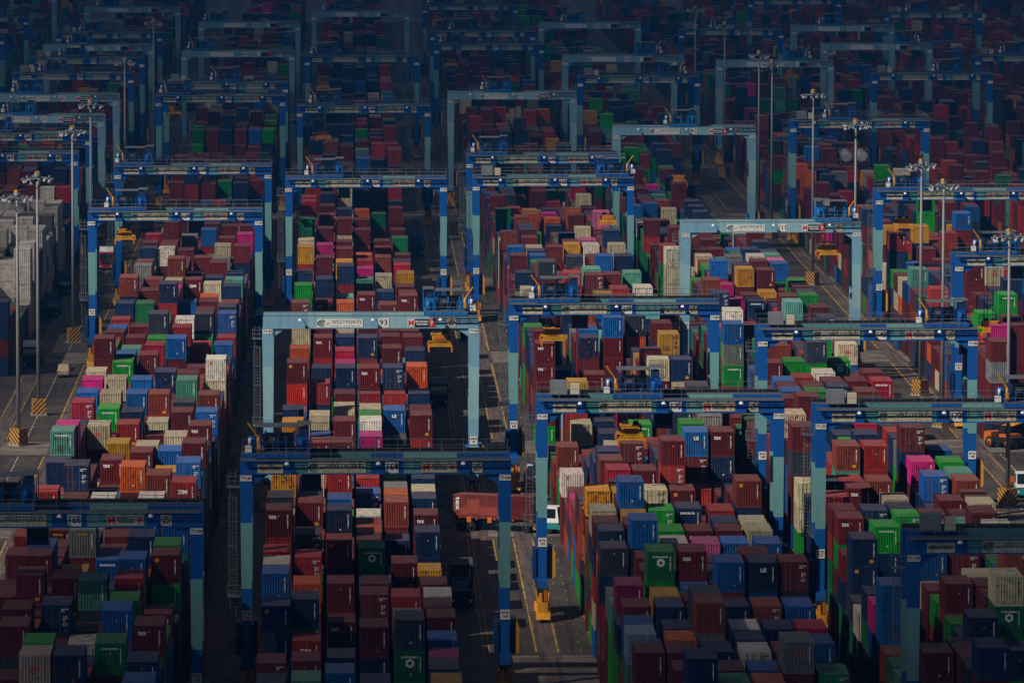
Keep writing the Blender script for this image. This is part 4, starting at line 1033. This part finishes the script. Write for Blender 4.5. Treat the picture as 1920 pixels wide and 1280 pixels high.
# ------------------------------------------------------------------ vehicles
ME_TW = wheel_mesh(0.50, 0.34, M['steel']); ME_TW2 = wheel_mesh(0.50, 0.62, M['dark'])
def yard_tractor(root, cabmat, skirt, length, boxes):
    """terminal tractor and skeleton trailer, nose at local +Y origin, body towards +Y"""
    b = MB()
    b.box(-0.45, 0.45, 0.1, 4.6, 0.55, 0.95, M['dark']); b.box(-1.2, 1.2, 0.0, 0.35, 0.45, 1.05, skirt); b.box(-1.2, 1.2, 0.35, 2.3, 0.55, 1.25, skirt)
    b.box(-1.22, -0.9, 2.35, 3.2, 0.4, 1.0, M['hazard']); b.box(0.9, 1.22, 2.35, 3.2, 0.4, 1.0, M['hazard'])
    b.build('chassis', root)
    c = MB()
    c.prism([(0.25, 1.25), (0.45, 3.0), (2.0, 3.0), (2.05, 1.25)], 'x', -1.15, 0.75, cabmat)
    cb = c.build('cab', root)
    g = MB()
    g.prism([(0.21, 1.75), (0.40, 2.85), (0.46, 2.85), (0.30, 1.75)], 'x', -1.05, 0.65, M['glass'])
    g.box(-1.165, -1.14, 0.62, 1.75, 1.75, 2.8, M['glass']); g.box(0.74, 0.765, 0.62, 1.75, 1.75, 2.8, M['glass'])
    g.build('windows', cb)
    b = MB()
    b.box(-0.5, -0.2, 3.2, length, 1.10, 1.42, M['dark']); b.box(0.2, 0.5, 3.2, length, 1.10, 1.42, M['dark'])
    y = 3.4
    while y < length: b.box(-1.2, 1.2, y, y+0.18, 1.28, 1.44, M['orange']); y += 2.1
    b.box(-1.22, 1.22, length-0.2, length, 0.8, 1.44, M['orange']); b.box(-1.25, -1.21, length-2.2, length-1.7, 1.0, 1.6, M['orange']); b.box(-1.25, -1.21, length-4.6, length-4.1, 1.0, 1.6, M['orange'])
    b.build('trailer', root)
    for y in (1.45, 4.0, length-2.2, length-0.95):
        for x in (-0.98, 0.98): inst('wheel', ME_TW2 if y > 3 else ME_TW, root, (x, y, 0.5))
    l = MB()
    for x in (-0.95, 0.95): l.box(x-0.14, x+0.14, -0.03, 0.0, 0.7, 0.9, M['lens'])
    l.build('headlights', root)
def road_truck(root, mat, deflect, length=11.5, box=None):
    b = MB()
    b.box(-1.0, 1.0, 0.1, length, 0.75, 1.05, M['dark']); b.box(-1.22, 1.22, 0.0, 0.4, 0.35, 0.95, mat)
    b.build('chassis', root)
    c = MB()
    c.prism([(0.0, 0.95), (0.12, 2.2), (0.35, 3.05), (2.2, 3.05), (2.2, 0.95)], 'x', -1.22, 1.22, mat)
    cb = c.build('cab', root)
    g = MB(); g.prism([(-0.02, 1.75), (0.10, 2.2), (0.30, 2.85), (0.36, 2.85), (0.16, 2.2), (0.05, 1.75)], 'x', -1.08, 1.08, M['glass'])
    for x in (-1.235, 1.215): g.box(x, x+0.02, 0.55, 1.5, 1.8, 2.75, M['glass'])
    g.build('windscreen', cb)
    d = MB(); d.prism([(0.55, 3.05), (1.5, 3.75), (2.2, 3.85), (2.2, 3.05)], 'x', -1.15, 1.15, deflect); d.build('roof_deflector', cb)
    gr = MB(); gr.box(-0.75, 0.75, -0.03, 0.0, 0.98, 1.55, M['dark']); gr.build('grille', root)
    l = MB()
    for x in (-0.95, 0.95): l.box(x-0.16, x+0.16, -0.03, 0.0, 0.55, 0.78, M['lens'])
    l.build('headlights', root)
    m = MB()
    for x in (-1.42, 1.42): m.box(x-0.1, x+0.1, 0.25, 0.35, 1.75, 2.55, M['dark']); m.bar((x, 0.3, 2.4), (x*0.86, 0.3, 2.5), 0.05, M['dark'])
    m.build('mirrors', root)
    for y in (1.3, 4.2, length-2.4, length-1.1):
        for x in (-0.98, 0.98): inst('wheel', ME_TW2 if y > 3 else ME_TW, root, (x, y, 0.5))
def truck(x, y, rz, label, kind, *a):
    root = empty('yard_truck' if kind == 'y' else 'road_truck', (x, y, 0.012), rz)
    tag(root, label, 'truck', 'trucks in the yard lanes')
    (yard_tractor if kind == 'y' else road_truck)(root, *a)
    return root
def loose_box(x, y, z, rz, c, ty, label, sy=1.0):
    root = empty('shipping_container', (x, y, z), rz); tag(root, label, 'container', 'containers riding on trucks')
    rr = random.Random(5); make_container(root, PAL[c], c, ty, rr)
    root.scale = (1, sy, 1)
    return root
# tractor crossing the near road with its nose to the right
a = R(90-19); nx, ny = 23.25, 703.0
ux, uy = -math.sin(a), math.cos(a)
truck(nx, ny, a, 'white cabbed terminal tractor hauling red boxes across the near crossroad', 'y', M['whitep'], M['tealv'], 12.6, None)
bx = loose_box(nx+ux*6.45, ny+uy*6.45, 1.46, a, 'B', '', 'faded brick red container riding at the rear of the crossing tractor trailer')
q = MB()
for (y0, y1, z0, z1) in ((0.5, 3.0, 0.35, 1.30), (3.0, 4.4, 0.5, 2.1), (4.4, 5.2, 0.3, 1.2)):
    q.box(-hw-0.012, -hw-0.004, y0, y1, z0, z1, M['patch'])
q.build('repainted_patch', bx)
q_ = text_mesh('lettering', 'tex', 0.75, M['whitel'], 1.5, bold=0.012)
inst('lettering', q_, bx, (-hw-0.012, 5.5, 1.6), (0, R(90), R(-90)))
loose_box(nx+ux*3.35, ny+uy*3.35, 1.46, a, 'm', 'x', 'short maroon container riding behind the cab of the crossing tractor', 0.50)  # dark maroon stands in for a crane girder's shade on this box
truck(11.3, 842, 0, 'black road truck with grey roof under crane 93 in the wet lane', 'r', M['dark'], M['steel'], 9.0)
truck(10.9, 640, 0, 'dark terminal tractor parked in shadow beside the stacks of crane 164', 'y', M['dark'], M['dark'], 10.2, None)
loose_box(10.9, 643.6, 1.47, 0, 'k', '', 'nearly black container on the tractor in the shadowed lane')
truck(10.9, 1100, 0, 'small dark truck waiting in the lane under crane 151', 'r', M['navy'], M['navy'], 9.0)
truck(-45.3, 897, 0, 'dark road truck with white roof deflector near the left floodlight mast', 'r', M['dark'], M['whitep'], 10.5)
truck(-46.4, 979, 0, 'dark road truck beside the white containers on the left', 'r', M['navy'], M['dark'], 11.0)
truck(-46.3, 1020, 0, 'farther dark truck queueing beside the white containers', 'r', M['dark'], M['navy'], 11.0)
truck(-41.4, 1072, 0, 'red truck with white roof deflector waiting by the leg of crane 129', 'r', M['red'], M['whitep'], 11.0)
truck(21.45, 745, 0, 'white cabbed tractor half hidden behind the leg of crane 175', 'y', M['whitep'], M['red'], 10.0, None)
truck(77.9, 735, 0, 'white and teal terminal tractor at the right edge beside the striped mast plinth', 'y', M['whitep'], M['tealv'], 10.5, None)
# silver van driving away on the left road
def car():
    root = empty('parked_car', (-40.2, 884, 0.012)); tag(root, 'small champagne van with dark rear window on the left road', 'car')
    b = MB()
    b.prism([(0, 0.45), (-0.05, 0.95), (0.10, 1.05), (3.9, 1.0), (4.1, 0.75), (4.1, 0.40), (0, 0.35)], 'x', -0.83, 0.83, M['silver'])
    b.add([(-0.80, 0.05, 1.0), (0.80, 0.05, 1.0), (0.80, 3.2, 1.0), (-0.80, 3.2, 1.0), (-0.68, 0.32, 1.72), (0.68, 0.32, 1.72), (0.68, 2.3, 1.74), (-0.68, 2.3, 1.74)], [(4, 5, 6, 7), (0, 1, 5, 4), (1, 2, 6, 5), (2, 3, 7, 6), (3, 0, 4, 7)], M['silver'])
    b.build('body', root)
    g = MB(); g.add([(-0.66, 0.09, 1.10), (0.66, 0.09, 1.10), (0.60, 0.285, 1.60), (-0.60, 0.285, 1.60)], [(0, 1, 2, 3)], M['glass'])
    for s in (-1, 1): g.add([(s*0.80, 0.5, 1.1), (s*0.80, 2.6, 1.1), (s*0.70, 2.1, 1.62), (s*0.70, 0.6, 1.62)], [(0, 1, 2, 3)], M['glass'])
    g.build('windows', root)
    l = MB()
    for s in (-1, 1): l.box(s*0.70-0.10, s*0.70+0.10, -0.07, -0.04, 0.75, 0.95, M['redl'])
    l.build('tail_lights', root)
    p = MB(); p.box(-0.8, 0.8, -0.12, 0.02, 0.36, 0.55, M['grey']); p.build('bumper', root)
    wm = wheel_mesh(0.31, 0.2, M['steel'])
    for y in (0.75, 3.3):
        for s in (-0.74, 0.74): inst('wheel', wm, root, (s, y, 0.31))
car()
def reach_stacker():
    root = empty('reach_stacker', (82.6, 788, 0.012), R(35)); root.scale = (0.85, 0.85, 0.85); tag(root, 'orange and black reach stacker working on the open ground at right', 'reach stacker')
    b = MB(); b.box(-1.3, 1.3, 0, 5.6, 0.8, 1.7, M['dark']); b.box(-1.5, 1.5, 4.6, 6.2, 0.9, 2.3, M['orange']); b.box(-1.35, 1.35, 1.2, 3.0, 1.7, 2.1, M['orange']); b.build('chassis', root)
    c = MB(); c.prism([(2.6, 1.7), (2.4, 3.2), (3.9, 3.2), (4.1, 1.7)], 'x', -0.6, 0.6, M['dark']); cb = c.build('cab', root)
    g = MB(); g.box(-0.5, 0.5, 2.36, 2.42, 2.1, 3.05, M['glass']); g.build('windows', cb)
    j = MB(); j.bar((0.95, 5.2, 2.6), (0.95, -2.6, 5.2), 0.7, M['yellow']); j.bar((0.95, -2.2, 5.1), (0.95, -3.6, 5.5), 0.5, M['orange']); j.build('boom', root)
    s = MB(); s.box(-1.9, 3.8, -4.3, -3.4, 4.2, 4.8, M['yellow']); s.box(0.6, 1.3, -4.1, -3.4, 4.8, 5.4, M['redl']); s.build('spreader_head', root)
    wm = wheel_mesh(0.85, 0.7, M['orange'])
    for y in (0.9, 4.9):
        for x in (-1.35, 1.35): inst('wheel', wm, root, (x, y, 0.85))
reach_stacker()

# ------------------------------------------------------------------ smoke, air, added shade clouds
def vol_mat(name, col, dens, aniso=0.0, absorb=None):
    m = bpy.data.materials.new(name); m.use_nodes = True; nt = m.node_tree; nt.nodes.clear()
    out = nt.nodes.new('ShaderNodeOutputMaterial'); v = nt.nodes.new('ShaderNodeVolumePrincipled')
    v.inputs['Color'].default_value = (*col, 1); v.inputs['Density'].default_value = dens; v.inputs['Anisotropy'].default_value = aniso
    if absorb: v.inputs['Absorption Color'].default_value = (*absorb, 1)
    nt.links.new(v.outputs[0], out.inputs['Volume'])
    return m, nt, v
b = MB()
hz = vol_mat('yard_haze', (0.05, 0.30, 0.70), 0.00013)[0]
b.box(-1500, 1800, -200, 6700, -1.0, 90.0, hz)
tag(b.build('haze'), 'blue haze thickening with distance over the whole yard', kind='stuff')
def blob(name, cx, cy, cz, rx, ry, rz_, mat, seed, nu=48, nv=24, prof=1.0, lump=0.18):
    rr = random.Random(seed); ph = [(rr.uniform(0, 6.28), rr.uniform(0, 6.28), rr.uniform(1.5, 5), rr.uniform(1.5, 5)) for _ in range(7)]
    vs = []; fs = []
    for s in (1, -1):
        o = len(vs)
        for j in range(nv+1):
            q = j/nv
            for i in range(nu):
                a = 2*math.pi*i/nu
                x, y = q*math.cos(a), q*math.sin(a)
                t = (1-q*q)**prof
                l = 1 + lump*sum(math.sin(f1*x*2+p1)*math.cos(f2*y*2+p2) for p1, p2, f1, f2 in ph)/2.5
                vs.append((cx+rx*x, cy+ry*y, cz + s*rz_*t*l + (0 if q < 1 else 0)))
        for j in range(nv):
            for i in range(nu):
                f = (o+j*nu+i, o+j*nu+(i+1) % nu, o+(j+1)*nu+(i+1) % nu, o+(j+1)*nu+i)
                fs.append(f if s < 0 else f[::-1])
    me = bpy.data.meshes.new(name); me.from_pydata(vs, [], fs); me.materials.append(mat)
    import bmesh
    bm = bmesh.new(); bm.from_mesh(me); bmesh.ops.remove_doubles(bm, verts=bm.verts, dist=0.01); bmesh.ops.recalc_face_normals(bm, faces=bm.faces); bm.to_mesh(me); bm.free()
    for p in me.polygons: p.use_smooth = True
    return link(bpy.data.objects.new(name, me))
# unseen clouds added to shade the near, far and left yard
def added_shade_cloud(px, py, rx, ry, dens, seed, label, prof=1.3):
    m = vol_mat('shade_cloud_vapour', (0.96, 0.97, 1.0), dens, 0.3)[0]
    k = (320.0-8)/TO_SUN.z
    o = blob('added_shade_cloud', px + TO_SUN.x*k, py + TO_SUN.y*k, 320.0, rx, ry, 45, m, seed, prof=prof)
    tag(o, label, kind='structure')
for a in [(20.0, 365.0, 450.0, 285.0, 0.031, 3, 'dense grey cloud bank drifting over the near stacks'), (-180.0, 1800.0, 800.0, 880.0, 0.031, 9, 'broad cloud bank shading the far end of the yard'), (-86.0, 940.0, 48.0, 210.0, 0.012, 5, 'small cloud shading the road on the left')]: added_shade_cloud(*a)
def smoke():
    m, nt, v = vol_mat('diesel_smoke', (0.02, 0.02, 0.02), 0.35)
    tc = N(nt, 'ShaderNodeTexCoord'); ln = N(nt, 'ShaderNodeVectorMath', operation='LENGTH'); nt.links.new(tc.outputs['Object'], ln.inputs[0])
    n1 = noise(nt, tc.outputs['Object'], 1.6, 4)
    md = N(nt, 'ShaderNodeMath', operation='MULTIPLY'); nt.links.new(ramp(nt, ln.outputs['Value'], 1.0, 0.2, 0, 1.0), md.inputs[0]); nt.links.new(ramp(nt, n1, 0.35, 0.6, 0.0, 0.5), md.inputs[1])
    nt.links.new(md.outputs[0], v.inputs['Density'])
    o = blob('exhaust_smoke', 0, 0, 0, 1, 1, 1, m, 4, 24, 12, 0.5, 0.0)
    o.location = (16.9, 1225, 10.5); o.scale = (3.4, 3.0, 5.2)
    tag(o, 'puff of black diesel smoke between the blocks beyond crane 139', kind='stuff')
smoke()
